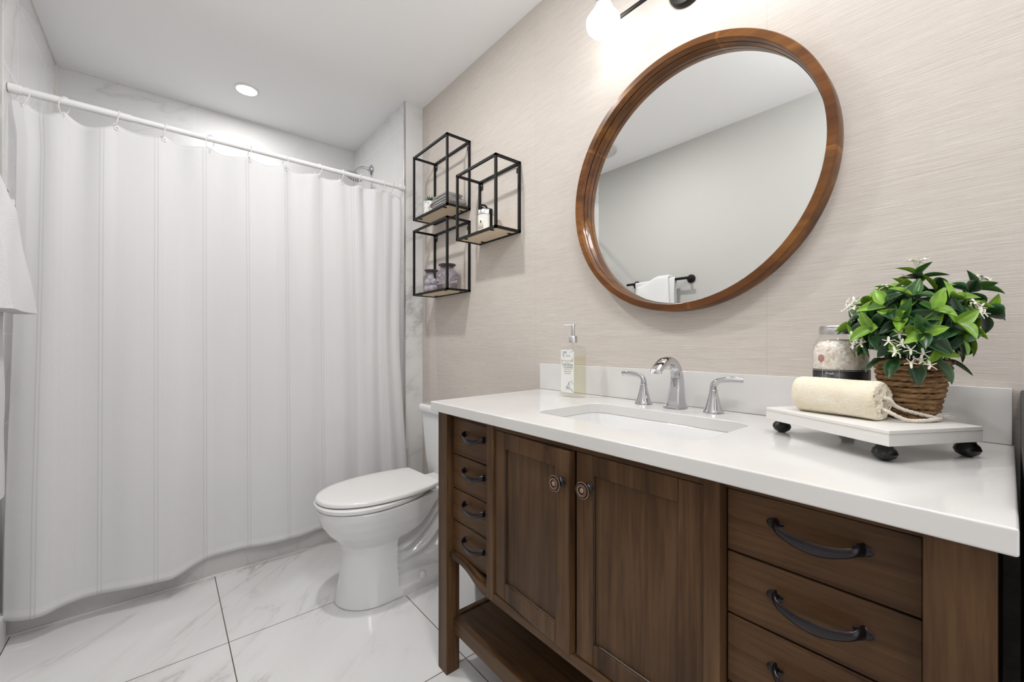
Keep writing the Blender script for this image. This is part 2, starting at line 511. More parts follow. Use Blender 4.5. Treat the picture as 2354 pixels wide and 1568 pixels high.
def loft(bm, loops, cap0=False, cap1=False):
    R = [[bm.verts.new(p) for p in lp] for lp in loops]
    grid_faces(bm, R, True)
    if cap0: bm.faces.new(R[0])
    if cap1: bm.faces.new(R[-1])
    return R


loft(bm, [rrect(XL + 0.002, XS - 0.002, 2.357, YB - 0.002, 0.005, 0.0), rrect(XL + 0.002, XS - 0.002, 2.357, YB - 0.002, 0.005, 0.44),
          rrect(XL + 0.07, XS - 0.07, 2.43, YB - 0.06, 0.12, 0.44), rrect(XL + 0.1, XS - 0.1, 2.46, YB - 0.09, 0.12, 0.2),
          rrect(XL + 0.2, XS - 0.16, 2.52, YB - 0.15, 0.1, 0.09)], cap0=True, cap1=True)
build('basin', bm, M['porcelain'], tub, bevel=0.01)

# ------------------------------------------------------------------ ceiling fixtures
t = thing('downlight', 'small round lit downlight in the ceiling above the shower curtain', 'ceiling light', (0.364, 2.847, ZC))
bm = bmesh.new(); lathe(bm, [(0.05, -0.0005), (0.064, -0.0005), (0.064, -0.004), (0.052, -0.006), (0.05, -0.0005)], 40, T(0.364, 2.847, ZC), cap=False)
build('trim_ring', bm, M['white_plastic'], t)
bm = bmesh.new(); lathe(bm, [(0.0001, -0.002), (0.05, -0.002), (0.05, -0.0008), (0.0001, -0.0008)], 40, T(0.364, 2.847, ZC))
build('lamp_disc', bm, M['led_glow'], t)
t2_ = thing('downlight', 'small round lit downlight in the ceiling between toilet and curtain rod', 'ceiling light', (0.35, 1.55, ZC))
for ch, mt_ in (('trim_ring', M['white_plastic']), ('lamp_disc', M['led_glow'])):
    src = [c for c in t.children if c.name.startswith(ch)][0]; c = src.copy(); COL.objects.link(c); c.parent = t2_
t = thing('exhaust_fan', 'round white exhaust fan cover on the ceiling, reflected in the mirror', 'exhaust fan', (-0.07, 2.03, ZC))
bm = bmesh.new(); lathe(bm, [(0.15, 0.0), (0.148, -0.012), (0.10, -0.022), (0.0, -0.025)], 48, T(-0.07, 2.03, ZC - 0.0005))
build('cover', bm, mat('warm_white_plastic', (0.62, 0.58, 0.56), 0.5), t)
bm = bmesh.new()
for r in (0.035, 0.06, 0.085, 0.11):
    tube(bm, [(-0.07 + r * math.cos(a * PI / 20), 2.03 + r * math.sin(a * PI / 20), ZC - 0.024 + (0.002 if r > .1 else 0)) for a in range(40)], 0.002, 6, closed=True)
build('grille', bm, M['white_plastic'], t)

# ------------------------------------------------------------------ curtain rod, rings, curtain
YR, ZR = 2.36, 2.004
t = thing('curtain_rod', 'white tension rod spanning the bath below the ceiling', 'curtain rod', (0.33, YR, ZR))
bm = bmesh.new(); tube(bm, [(-0.43, YR, ZR), (-0.109, YR, ZR)], 0.0145, 24); build('outer_tube', bm, M['white_plastic'], t)
bm = bmesh.new(); tube(bm, [(-0.109, YR, ZR), (1.09, YR, ZR)], 0.0122, 24); build('inner_tube', bm, M['white_plastic'], t)
for x0, x1 in ((XL + 0.001, -0.41), (1.085, XS - 0.004)):
    bm = bmesh.new(); tube(bm, [(x0, YR, ZR), (x1, YR, ZR)], 0.0175, 24)
    build('end_cap', bm, M['white_plastic'], t, bevel=0.002)
RINGX = [-0.407, -0.302, -0.154, -0.003, 0.158, 0.314, 0.469, 0.626, 0.747, 0.85, 0.977, 1.04]
CT = thing('shower_curtain', 'long white striped fabric shower curtain hanging from the rod', 'shower curtain', (0.33, 2.33, 0))
ZHEM = [(-0.445, .098), (-0.412, .083), (-0.382, .075), (-0.34, .072), (-0.286, .094), (-0.229, .101), (-0.169, .096), (-0.107, .086), (-0.041, .078),
        (0.028, .072), (0.086, .100), (0.146, .122), (0.21, .125), (0.276, .126), (0.345, .116), (0.436, .109), (0.532, .107), (0.614, .117), (0.72, .104), (0.8, .12), (0.87, .103), (0.93, .12), (1.0, .1), (1.06, .11)]


def hemv(x):
    return sum(interp(x + d, ZHEM) for d in (-0.02, -0.01, 0, 0.01, 0.02)) / 5


NX, NZ = 420, 110
bm = bmesh.new(); uvl = bm.loops.layers.uv.new('UVMap'); G = []; UV = {}
XA, XB = -0.437, 1.092
arcs = [0.0]
for i in range(NX + 1):
    s0 = i / NX; x = XA + (XB - XA) * s0
    # height of the top edge: pinned at the rings, sagging between them
    k = max([j for j in range(12) if RINGX[j] <= x] or [-1])
    if k < 0: top = 1.968 - 0.02 * (RINGX[0] - x) / 0.03 * 0
    elif k == 11: top = 1.965 - 0.03 * (x - RINGX[11]) / 0.05
    else:
        u = (x - RINGX[k]) / (RINGX[k + 1] - RINGX[k]); top = 1.967 - 0.23 * (RINGX[k + 1] - RINGX[k]) ** 1.2 * 4 * u * (1 - u) * (1.6 if k in (0, 1, 8) else .8)
    if i == 0: top -= 0.0
    row = []
    hv = hemv(x)
    for j in range(NZ + 1):
        v = j / NZ; z0 = 0.09 + (hv - 0.09) * 0.38
        z = z0 + (top - z0) * v
        q = 1 - v
        yb = 2.245 + (hv - 0.09) * 1.5
        yt = YR + 0.002
        kk = k if 0 <= k < 11 else None
        wtop = 0.0
        if kk is not None:
            wtop = 0.016 * math.sin(2 * PI * (x - RINGX[kk]) / (RINGX[kk + 1] - RINGX[kk])) * (0.6 + 0.4 * math.sin(kk * 2.3))
        y = yt + (yb - yt) * (q ** 0.75) + wtop * math.exp(-q * 4.5)
        # broad soft folds running down the cloth
        y += 0.010 * math.sin(x * 11.5 + 0.6 + 0.25 * q) * sstep(0, 0.25, q) * (1 - 0.5 * q)
        y += 0.002 * math.sin(x * 37 + 1.3 + q * 1.2) * (1 - 0.5 * q)
        gath = sstep(0.72, 0.95, x)
        y += gath * 0.006 * math.sin(x * 74 + 0.8 * math.sin(3 * q)) * (1 - 0.55 * q)
        y = min(y, 2.319 if z < 0.47 else 9)
        xe = x
        # the near-wall edge of the cloth waves; right edge drifts
        xe += sstep(0.85, 1.09, x) * (0.018 * sstep(0, .5, q) * -1.4 + 0.036 * sstep(0.45, 1.0, q))
        xe += (1 - sstep(-0.437, -0.3, x)) * (0.012 * sstep(0.0, 0.08, q) * 1.2 - 0.014 * sstep(0.3, 0.9, q))
        xe = max(xe, XL + 0.006)
        vert = bm.verts.new((xe, y, z)); row.append(vert); UV[vert] = (x + 0.368 + 1.665, z - z0)
    G.append(row)
grid_faces(bm, G)
for f in bm.faces:
    for lp in f.loops: lp[uvl].uv = UV[lp.vert]
cl = build('cloth', bm, M['curtain'], CT, smooth=180)
sm = cl.modifiers.new('thick', 'SOLIDIFY'); sm.thickness = 0.0015
# clear plastic ring: hoop round the rod, roller beads, stem to the grommet
rg = thing('curtain_ring', 'clear plastic curtain ring', 'curtain ring', (RINGX[0], YR, ZR - 0.012), 0.35, 'clear rings holding the shower curtain')
bm = bmesh.new()
hoop = [Vector((0.006 * math.sin(a), 0.0215 * math.cos(a), -0.0035 + 0.0315 * math.sin(a))) for a in [2 * PI * i / 40 for i in range(40)]]
tube(bm, hoop, 0.0019, 8, closed=True)
build('hoop', bm, M['ring'], rg, world=False)
bm = bmesh.new()
for a in (0.9, 1.25, 1.57, 1.9, 2.25): ball(bm, (0.006 * math.sin(a), 0.0215 * math.cos(a), -0.0035 + 0.0315 * math.sin(a)), 0.0036, 8, 6)
build('roller_beads', bm, M['ring'], rg, world=False)
bm = bmesh.new(); lathe(bm, [(0.0045, -0.0012), (0.0085, -0.0012), (0.0085, 0.0012), (0.0045, 0.0012), (0.0045, -0.0012)], 16, T(0, -0.004, -0.043) @ RX(PI / 2), cap=False)
build('grommet', bm, M['ring'], rg, world=False)
ORD = ['first', 'second', 'third', 'fourth', 'fifth', 'sixth', 'seventh', 'eighth', 'ninth', 'tenth', 'eleventh', 'twelfth']
for i, x in enumerate(RINGX):
    o = rg if i == 0 else copy_tree(rg)
    o.location = (x, YR, ZR - 0.012); o.rotation_euler = (0, 0, (0.9, -0.6, 0.3, 0.1, -0.8, 0.15, 0.4, 0.7, 0.2, -0.5, 0.3, -0.4)[i])
    if i == 0: lb = 'clear plastic curtain ring nearest the left tiled wall, first on the rod'
    elif i == 11: lb = 'clear plastic curtain ring nearest the right tiled wall, last on the rod'
    elif i == 8: lb = 'clear plastic curtain ring in front of the shower head, ninth from the left'
    else: lb = 'clear plastic curtain ring, %s from the left on the rod' % ORD[i]
    o['label'] = lb

# ------------------------------------------------------------------ shower head
t = thing('shower_fixture', 'chrome shower head on a curved arm behind the curtain rod', 'shower head', (XS, 2.885, 2.28))
bm = bmesh.new(); sq = lambda s, x: [Vector((x, 2.885 + s * math.cos(a) * (1 + .12 * math.cos(4 * a)), 2.282 + s * math.sin(a) * (1 + .12 * math.cos(4 * a)))) for a in [2 * PI * i / 32 for i in range(32)]]
loft(bm, [sq(.036, XS - .0005), sq(.036, XS - .005), sq(.03, XS - .012), sq(.014, XS - .022)], True, True)
build('wall_flange', bm, M['chrome'], t)
bm = bmesh.new(); tube(bm, smoothpath([(XS - .01, 2.885, 2.282), (XS - .05, 2.885, 2.288), (XS - .085, 2.885, 2.278), (XS - .11, 2.885, 2.252), (XS - .118, 2.885, 2.238)], 8), 0.0095, 16)
build('arm', bm, M['chrome'], t)
HM = T(XS - .128, 2.885, 2.222) @ RY(-0.42)
HM = T(XS - .128, 2.885, 2.205) @ RY(0.32)
bm = bmesh.new(); lathe(bm, [(0, 0.04), (.013, .04), (.013, .024), (.03, .014), (.058, .008), (.06, .002), (.056, -.003), (0, -.003)], 36, HM)
sh_ = build('shower_head', bm, M['chrome'], t)
bm = bmesh.new()
for r, n in ((.012, 5), (.026, 10), (.04, 16), (.051, 20)):
    for i in range(n):
        a = 2 * PI * i / n; lathe(bm, [(.0021, -.003), (.0018, -.0055)], 6, HM @ T(r * math.cos(a), r * math.sin(a), 0))
build('nozzles', bm, M['black'], sh_)

# ------------------------------------------------------------------ towel bar and towel on the left wall
XBAR = -0.372
t = thing('towel_bar', 'black metal towel bar on the grey wall, seen in the mirror', 'towel bar', (XL, 1.7, 1.53))
for y in (1.475, 1.925):
    bm = bmesh.new(); lathe(bm, [(.03, 0), (.03, .008), (.012, .012), (.0095, .02), (.0095, .055)], 28, T(XL - 0.003, y, 1.53) @ RY(PI / 2))
    build('bracket', bm, M['black'], t)
bm = bmesh.new(); tube(bm, [(XBAR - .008, 1.452, 1.53), (XBAR - .008, 1.975, 1.53)], 0.0095, 20); build('rail', bm, M['black'], t, bevel=0.002)
# towels: a long bath towel folded over the bar with a thick hand towel folded over it


def draped(name, parent, y0, y1, xb, zt, rin, th, zf, zr, flare, seed, mt, bow=0.0, yfl=0.0, droop=0.0):
    """closed sheet folded over the bar; profile in x-z swept along y"""
    bm = bmesh.new(); loops = []; ny = 40
    for iy in range(ny + 1):
        s = iy / ny; lp = []
        prof = []
        nz = 26
        ro = rin + th
        for k in range(nz + 1):      # front outer from bottom up
            q = 1 - k / nz; prof.append((ro + flare * q + bow * math.sin(PI * q), zf + (zt - zf) * (1 - q), q))
        for k in range(1, 12):
            a = PI * k / 12; prof.append((ro * math.cos(a), zt + ro * math.sin(a), 0))
        for k in range(nz + 1):
            q = k / nz; prof.append((-ro, zt - (zt - zr) * q, 0))
        for k in range(nz + 1):
            q = 1 - k / nz; prof.append((-rin, zt - (zt - zr) * q, 0))
        for k in range(1, 12):
            a = PI - PI * k / 12; prof.append((rin * math.cos(a), zt + rin * math.sin(a), 0))
        for k in range(nz + 1):
            q = k / nz; prof.append((rin + flare * q * 0.15, zt - (zt - zf) * q, q))
        e = min(s, 1 - s); rd = 1 - math.sqrt(max(0, 1 - min(1, e / 0.06) ** 2)); rd = 0
        for (x, z, q) in prof:
            y = y0 + (y1 - y0) * s
            y += yfl * q * (s - 0.3)
            nz_ = noise.noise(Vector((x * 8 + seed, y * 9, z * 6))) * 0.005
            pinch = (1 - sstep(0, 0.09, e)) * 0.5
            xm = (rin + ro) / 2 * (1 if x > 0 else -1)
            xx = x + (xm - x) * pinch * (abs(abs(x) - abs(xm)) > 0) if q < 0.99 or True else x
            lp.append(Vector((xb + xx + nz_, y + nz_, z + nz_ * 0.5 - droop * sstep(.3, 1.0, s) * sstep(zt - .1, zt + .02, z))))
        loops.append(lp)
    loft(bm, loops, True, True)
    return build(name, bm, mt, parent, smooth=60)


tw = thing('bath_towel', 'long white towel hanging lowest on the black towel bar, behind the hand towel', 'towel', (XBAR, 1.75, 1.5))
draped('cloth', tw, 1.56, 1.885, XBAR - .008, 1.53, 0.0098, 0.008, 0.62, 0.66, 0.004, 3.0, M['terry'], droop=.012)
tw = thing('hand_towel', 'thick folded white hand towel draped over the black bar at the left edge', 'towel', (XBAR, 1.75, 1.2))
draped('cloth', tw, 1.60, 1.862, XBAR - .008, 1.53, 0.022, 0.016, 1.150, 1.19, 0.045, 9.0, M['terry'], bow=0.002, yfl=0.06, droop=.062)

# ------------------------------------------------------------------ toilet
TO = thing('toilet', 'white two-piece toilet beside the dark wood vanity', 'toilet', (0.455, 1.745, 0), math.radians(3.5))


def seat_outline(x0, L, hw, back, z, n=40, pw=2.15):
    """elongated oval, blunt rear; local toilet space"""
    pts = []
    xm = x0 + L * 0.46
    half = []
    if back > .12: xm = x0 + L * 0.56
    for i in range(n + 1):
        a = PI / 2 * i / n
        half.append((xm - (xm - x0) * math.cos(a) ** (2 / pw), hw * math.sin(a) ** (2 / pw)))
    m = 16
    for i in range(1, m + 1):
        s = i / m; x = xm + (x0 + L - xm) * s
        half.append((x, back + (hw - back) * (1 - s ** 2.2)))
    pts = [Vector((x, y, z)) for x, y in half] + [Vector((x, -y, z)) for x, y in reversed(half[1:])]
    return pts


# body as a height field of half-widths over (X, z)
XF = [(0, .081), (.003, .0752), (.10, .095), (.20, .103), (.235, .100), (.26, .078), (.29, .05), (.33, .024), (.37, .008), (.395, .004), (.405, .008)]
WB = [(0, .129), (.003, .1349), (.03, .128), (.12, .112), (.20, .110), (.235, .116), (.26, .132), (.29, .148), (.33, .166), (.37, .178), (.40, .180)]


def zb_under(X):
    return interp(X, [(.27, .225), (.33, .238), (.38, .262), (.43, .30), (.47, .335), (.52, .358), (.62, .365), (.8, .368)])


def halfw(X, z):
    xf = interp(z, XF); xm = xf + 0.17 + 0.05 * sstep(.22, .35, z)
    if X <= xf: return 0
    W = interp(z, WB)
    if X < xm:
        return W * math.sqrt(max(0, 1 - ((xm - X) / (xm - xf)) ** 2.2))
    # bowl shape narrows to the deck
    bowl = interp(X, [(xm, W), (.36, min(W, .165)), (.44, min(W, .135)), (.52, .115), (.75, .112)])
    under = zb_under(X)
    col = 1 - sstep(.292, .303, X)                       # the front column
    # trapway recess with swooping ridges
    r = math.hypot((X - .20) * 0.95, z - .50)
    ridge = 0.5 + 0.5 * math.cos((r - .285) / .062 * 2 * PI)
    trap = .068 + .026 * (ridge ** 1.6) * sstep(.30, .36, X) * sstep(.10, .16, z) + .02 * sstep(.45, .62, X) * sstep(.2, .05, z)
    trap += 0.03 * math.exp(-((X - .50) / .06) ** 2 - ((z - .09) / .055) ** 2)
    foot = .135 - .02 * sstep(.45, .6, X)
    isb = sstep(under - .004, under + .02, z)
    isf = 1 - sstep(.034, .058, z)
    rec = trap + (bowl - trap) * isb
    rec = max(rec, trap + (foot - trap) * isf)
    return bowl * col + rec * (1 - col) if z < .23 or X > .303 else max(bowl * col + rec * (1 - col), rec)


bm = bmesh.new()
zs = [0, .0025, .0035] + [.01 + .39 * i / 84 for i in range(85)]
G1, G2 = [], []
for z in zs:
    xf = interp(z, XF); a, b = [], []
    x1 = .70 + 0.04 * sstep(.30, .36, z)
    if z < .04: x1 = .64
    x1 = .64 + .10 * sstep(.05, .36, z)
    for i in range(121):
        s = i / 120; X = xf + (x1 - xf) * (1 - math.cos(s * PI / 2) ** 1.0 if False else (s ** 1.6 * 0.35 + s * 0.65) if s > 0 else 0)
        if s < 0.25: X = xf + (x1 - xf) * ((s / 0.25) ** 2 * (0.25 ** 1.6 * .35 + .25 * .65))
        w_ = halfw(X, z) if i else 0
        if z >= .398: w_ *= .985
        a.append(bm.verts.new((X, w_, z))); b.append(bm.verts.new((X, -w_, z)) if i else a[0])
    G1.append(a); G2.append(b)
grid_faces(bm, G1)
for a, b in zip(G2, G2[1:]):
    for k in range(120):
        try: bm.faces.new((a[k + 1], a[k], b[k], b[k + 1]))
        except Exception: pass
for a, b in zip(G1, G1[1:]): pass
for i in range(len(zs) - 1):
    bm.faces.new((G1[i][-1], G1[i + 1][-1], G2[i + 1][-1], G2[i][-1]))
bm.faces.new(G1[-1] + list(reversed(G2[-1][1:])))
bm.faces.new(G1[0] + list(reversed(G2[0][1:])))
build('bowl', bm, M['porcelain'], TO, world=False, smooth=60)
# seat ring and lid
bm = bmesh.new(); loft(bm, [seat_outline(.004, .455, .176, .10, .404), seat_outline(0, .46, .18, .10, .409), seat_outline(0, .46, .18, .10, .419), seat_outline(.006, .452, .175, .10, .424)], True, True)
build('seat', bm, M['seat'], TO, world=False)
bm = bmesh.new()
loft(bm, [seat_outline(.010, .465, .172, .137, .4275), seat_outline(.004, .474, .178, .142, .430), seat_outline(.004, .476, .178, .143, .440), seat_outline(.010, .472, .173, .139, .4455),
          *[[Vector((.26 + (p.x - .26) * f, p.y * f, z)) for p in seat_outline(.010, .472, .173, .139, 0)] for f, z in ((.93, .4468), (.7, .4482), (.35, .449))]], True, True)
box(bm, .440, .474, -.12, .12, .409, .440)
build('lid', bm, M['seat'], TO, world=False, smooth=50)
# tank
bm = bmesh.new()
tl = lambda x0, x1, hw, r, z: [p + Vector((0, 0.012, 0)) for p in rrect(x0, x1, -hw, hw, r, z, 6)]
loft(bm, [tl(.63, .775, .15, .05, .362), tl(.612, .78, .185, .05, .38), tl(.606, .78, .195, .04, .46), tl(.600, .78, .205, .035, .60), tl(.596, .78, .212, .03, .70)], True, True)
build('tank', bm, M['porcelain'], TO, world=False, smooth=60)
bm = bmesh.new(); loft(bm, [tl(.590, .783, .218, .03, .701), tl(.584, .785, .223, .03, .708), tl(.584, .785, .223, .03, .735), tl(.590, .783, .217, .03, .745)], True, True)
build('tank_lid', bm, M['porcelain'], TO, world=False, smooth=60)
for s_ in (-1, 1):
    bm = bmesh.new(); lathe(bm, [(.0165, .038), (.0165, .050), (.0145, .059), (.009, .065), (0, .067)], 20, T(.405, s_ * .121, .0))
    build('bolt_cap', bm, M['porcelain'], TO, world=False)

# ------------------------------------------------------------------ small white bin between toilet and vanity
wb = thing('waste_bin', 'white square waste bin on the floor between toilet and vanity', 'waste bin', (1.0, 1.37, 0))
bm = bmesh.new(); loft(bm, [rrect(.90, 1.13, 1.290, 1.46, .006, .0), rrect(.884, 1.15, 1.281, 1.475, .006, .27), rrect(.889, 1.145, 1.286, 1.47, .006, .27), rrect(.904, 1.126, 1.294, 1.456, .006, .008)], True, True)
build('body', bm, M['white_plastic'], wb, smooth=30)

# ------------------------------------------------------------------ vanity
VN = thing('bathroom_vanity', 'dark walnut bathroom vanity with open lower shelf under the white counter', 'vanity', (0.96, 0.61, 0))
XV = 0.69
ZT = 0.8385
for (y0, y1, nm) in ((1.152, 1.205, 'l'), (0.008, 0.066, 'r')):
    for (x0, x1) in ((XV, XV + .048), (1.19, 1.238)):
        build('leg', bx(x0, x1, y0, y1, 0, ZT), M['wood_v'], VN, bevel=0.0015)
# side panels, floor and back of the carcass
build('side_panel', bx(XV + .048, 1.19, 1.175, 1.195, .37, ZT), M['wood_v'], VN, bevel=0.001)
build('side_panel', bx(XV + .048, 1.19, 0.014, 0.034, .37, ZT), M['wood_v'], VN, bevel=0.001)
bm = bmesh.new(); box(bm, XV + .03, 1.19, .034, 1.175, .365, .375); box(bm, 1.18, 1.19, .034, 1.175, .375, ZT)
for y in (.3125, .93): box(bm, XV + .03, 1.18, y - .005, y + .005, .375, ZT)
box(bm, XV + .062, XV + .07, .034, 1.175, .375, ZT)
build('carcass', bm, M['wood_dark'], VN)
for (y0, y1) in ((.908, .938), (.301, .328)):
    build('post', bx(XV, XV + .05, y0, y1, .352, ZT), M['wood_v'], VN, bevel=0.001)
bm = bmesh.new(); box(bm, XV + .004, XV + .05, .328, .908, .826, ZT); box(bm, XV + .02, XV + .05, .938, 1.152, .826, ZT); box(bm, XV + .02, XV + .05, .066, .301, .826, ZT)
build('top_rail', bm, M['wood_h'], VN)
# apron: straight below the doors, swooping up to the legs
bm = bmesh.new()
prof = []
for i in range(0, 61):
    y = .066 + (1.152 - .066) * i / 60
    d = min(abs(y - .31), 0) if .30 < y < .95 else (y - .95 if y >= .95 else .30 - y)
    s = sstep(0, .085, d) if d > 0 else 0
    zb = .349 + .020 * s if True else 0
    zb = .350 + .027 * sstep(0.0, .16, d)
    zt_ = .374 + .020 * sstep(.01, .15, d)
    xx = XV + .001 + .010 * sstep(0.0, .12, d)
    prof.append((y, zb, zt_, xx))
Gr = []
for (y, zb, zt_, xx) in prof:
    Gr.append([bm.verts.new(p) for p in ((xx, y, zb), (xx, y, zt_), (xx + .03, y, zt_), (xx + .03, y, zb))])
grid_faces(bm, Gr, True); bm.faces.new(Gr[0]); bm.faces.new(Gr[-1])
build('apron', bm, M['wood_h'], VN, bevel=0.001)
# drawers
dr_m = M['wood_h']


def pull(w_, parent, at_):
    """arched antique pull; local: bar along y, out along -x, sags in z"""
    bm = bmesh.new()
    H = w_ / 2
    path = smoothpath([(0.000, -H, .000), (-.010, -H * .96, .0005), (-.019, -H * .84, -.002), (-.023, -H * .55, -.007), (-.026, -H * .2, -.010), (-.026, H * .2, -.010), (-.023, H * .55, -.007), (-.019, H * .84, -.002), (-.010, H * .96, .0005), (.000, H, .0)], 6)
    n = len(path); rr = []
    for i in range(n):
        s = abs(i / (n - 1) * 2 - 1)
        wd = .0065 + .002 * (1 - s) * 2 if s < .5 else .0075
        wd = interp(s, [(0, .0098), (.35, .0074), (.62, .0058), (.85, .0085), (1, .0085)]) * w_ / .1 * 1.05
        th = interp(s, [(0, .0026), (.6, .003), (1, .005)])
        rr.append((wd, th))
    tube(bm, path, rr, 14)
    o = build('handle', bm, M['bronze'], parent, world=False, loc=None)
    o.location = at_
    WM[o] = WM[parent] @ T(*at_)
    for s_ in (-1, 1):
        k_ = w_ / .1
        PM = T(-.0001, s_ * H, 0) @ RY(-PI / 2) @ Matrix.Diagonal((1.0, 1.35, 1, 1))
        bm = bmesh.new(); lathe(bm, [(0, 0), (.0082 * k_, 0), (.0082 * k_, .0018), (.0066 * k_, .0036), (0, .0045)], 24, PM)
        fp = build('foot_plate', bm, M['bronze'], o, world=False)
        fp.data.materials.append(M['copper_edge'])
        for p in fp.data.polygons:
            if all((abs(math.hypot(fp.data.vertices[v].co.z, (fp.data.vertices[v].co.y - s_ * H) / 1.35) - .0082 * k_) < .0004) for v in p.vertices): p.material_index = 1
    return o


def drawer(y0, y1, z0, z1, hw, hy):
    o = build('drawer', bx(XV + .025, XV + .046, y0, y1, z0, z1), M['wood_h'], VN, bevel=0.0018, loc=(XV + .025, (y0 + y1) / 2, (z0 + z1) / 2))
    o.location = o.location - VN.location if False else Vector(o.location)
    return o


# note: parts are stored relative to the vanity's own origin
def part_at(name, bm, mt, parent, origin, bevel=0.0, smooth=35):
    """mesh given in world space, object origin at a world point, parented"""
    inv = WM[parent].inverted(); lo = inv @ Vector(origin)
    return build(name, bm, mt, parent, world=True, loc=tuple(lo), bevel=bevel, smooth=smooth)


ZL = [(.824, .7095), (.7065, .6), (.597, .4965), (.4935, .390)]
for (zt_, zb), hz in zip(ZL, (.781, .670, .566, .455)):
    o = part_at('drawer', bx(XV + .024, XV + .044, .942, 1.150, zb, zt_), M['wood_h'], VN, (XV + .024, 1.046, (zt_ + zb) / 2), bevel=.0018)
    pull(.102, o, (0, -.018, hz - (zt_ + zb) / 2))
ZL2 = [(.824, .7235), (.7205, .6205), (.6175, .507), (.504, .390)]
for (zt_, zb), hz in zip(ZL2, (.788, .678, .567, .45)):
    o = part_at('drawer', bx(XV + .024, XV + .044, .068, .299, zb, zt_), M['wood_h'], VN, (XV + .024, .1835, (zt_ + zb) / 2), bevel=.0018)
    pull(.104, o, (0, -.007, hz - (zt_ + zb) / 2))


def door(y0, y1, hinge_y, ang, ky):
    """shaker door: frame, recessed panel, knob; rotated about a vertical hinge"""
    z0, z1 = .376, .824; sw = .0455
    x0 = XV + .006
    L = thing('door', None, None, (x0, hinge_y, 0))
    COL.objects.unlink(L)
    bm = bmesh.new()
    for (a, b, c, d) in ((y0, y0 + sw, z0, z1), (y1 - sw, y1, z0, z1), (y0 + sw + .0006, y1 - sw - .0006, z1 - sw * .95, z1), (y0 + sw + .0006, y1 - sw - .0006, z0, z0 + sw)):
        box(bm, x0 + (.0004 if b - a > .1 else 0), x0 + .02, a, b, c, d)
    base = WM[VN].inverted() @ Vector((x0 + .01, hinge_y, (z0 + z1) / 2))
    me_o = build('door', bm, M['wood_v'], VN, world=True, loc=tuple(base), bevel=.0012)
    me_o.rotation_euler = (0, 0, ang)
    WM[me_o] = WM[VN] @ Matrix.Translation(base)          # unrotated: children are authored unrotated
    bm = bmesh.new(); box(bm, x0 + .008, x0 + .016, y0 + sw - .004, y1 - sw + .004, z0 + sw - .004, z1 - sw * .95 + .004)
    build('panel', bm, M['wood_panel'], me_o)
    bm = bmesh.new()
    a, b, c, d = y0 + sw, y1 - sw, z0 + sw, z1 - sw * .95
    tube(bm, [(x0 + .0065, a, c), (x0 + .0065, b, c)], .0022, 6); tube(bm, [(x0 + .0065, a, d), (x0 + .0065, b, d)], .0022, 6)
    tube(bm, [(x0 + .0065, a, c), (x0 + .0065, a, d)], .0022, 6); tube(bm, [(x0 + .0065, b, c), (x0 + .0065, b, d)], .0022, 6)
    build('bead', bm, mat('dark_glaze', (.014, .008, .006), .4) if 'glaze' not in M else M['glaze'], me_o)
    KM = T(x0, ky, .754) @ RY(-PI / 2)
    bm = bmesh.new(); lathe(bm, [(.0105, 0), (.011, .002), (.009, .004), (.0095, .006), (.0072, .0085), (.006, .013), (.0075, .018), (.0155, .0215), (.0172, .0235), (.0165, .0262), (.0135, .0262), (.012, .0275), (.0105, .0268), (.009, .0285), (.0055, .0275), (0, .0285)], 40, KM)
    k = build('knob', bm, M['bronze'], me_o, smooth=50)
    bm = bmesh.new()
    for r, z in ((.0169, .0252), (.0118, .0276), (.0092, .0284)):
        tube(bm, [KM @ Vector((r * math.cos(a * PI / 20), r * math.sin(a * PI / 20), z)) for a in range(40)], .0006 if r < .016 else .0009, 6, closed=True)
    lathe(bm, [(0, .0292), (.0042, .0288), (.0052, .0276)], 20, KM, cap=False)
    build('copper_ring', bm, M['copper_edge'], k)
    return me_o


M['glaze'] = mat('dark_glaze', (.014, .008, .006), .4)
door(.6185, .9065, .9065, math.radians(-3.0), .640)
door(.330, .6120, .330, 0.0, .574)
# lower shelf
bm = bmesh.new(); box(bm, XV + .036, 1.19, .066, 1.152, .158, .172)
build('shelf_board', bm, M['wood_h'], VN, bevel=.001)
build('shelf_rail', bx(XV + .024, XV + .044, .066, 1.152, .130, .175), M['wood_h'], VN, bevel=.0015)
build('shelf_rail', bx(1.19, 1.21, .066, 1.152, .130, .175), M['wood_h'], VN, bevel=.0015)
for (y0, y1) in ((1.155, 1.175), (.036, .056)): build('shelf_rail', bx(XV + .048, 1.19, y0, y1, .130, .176), M['wood_h'], VN, bevel=.0015)

# ------------------------------------------------------------------ counter, sink, backsplash
CT_ = .87
HX0, HX1, HY0, HY1, HR = .797, 1.078, .392, .862, .045
bm = bmesh.new()


def outer(z, e=0.0):
    c = [(.679 + e, -.007 + e), (1.2435, -.007 + e), (1.2435, 1.275 - e), (.679 + e, 1.238 - e)]
    return c


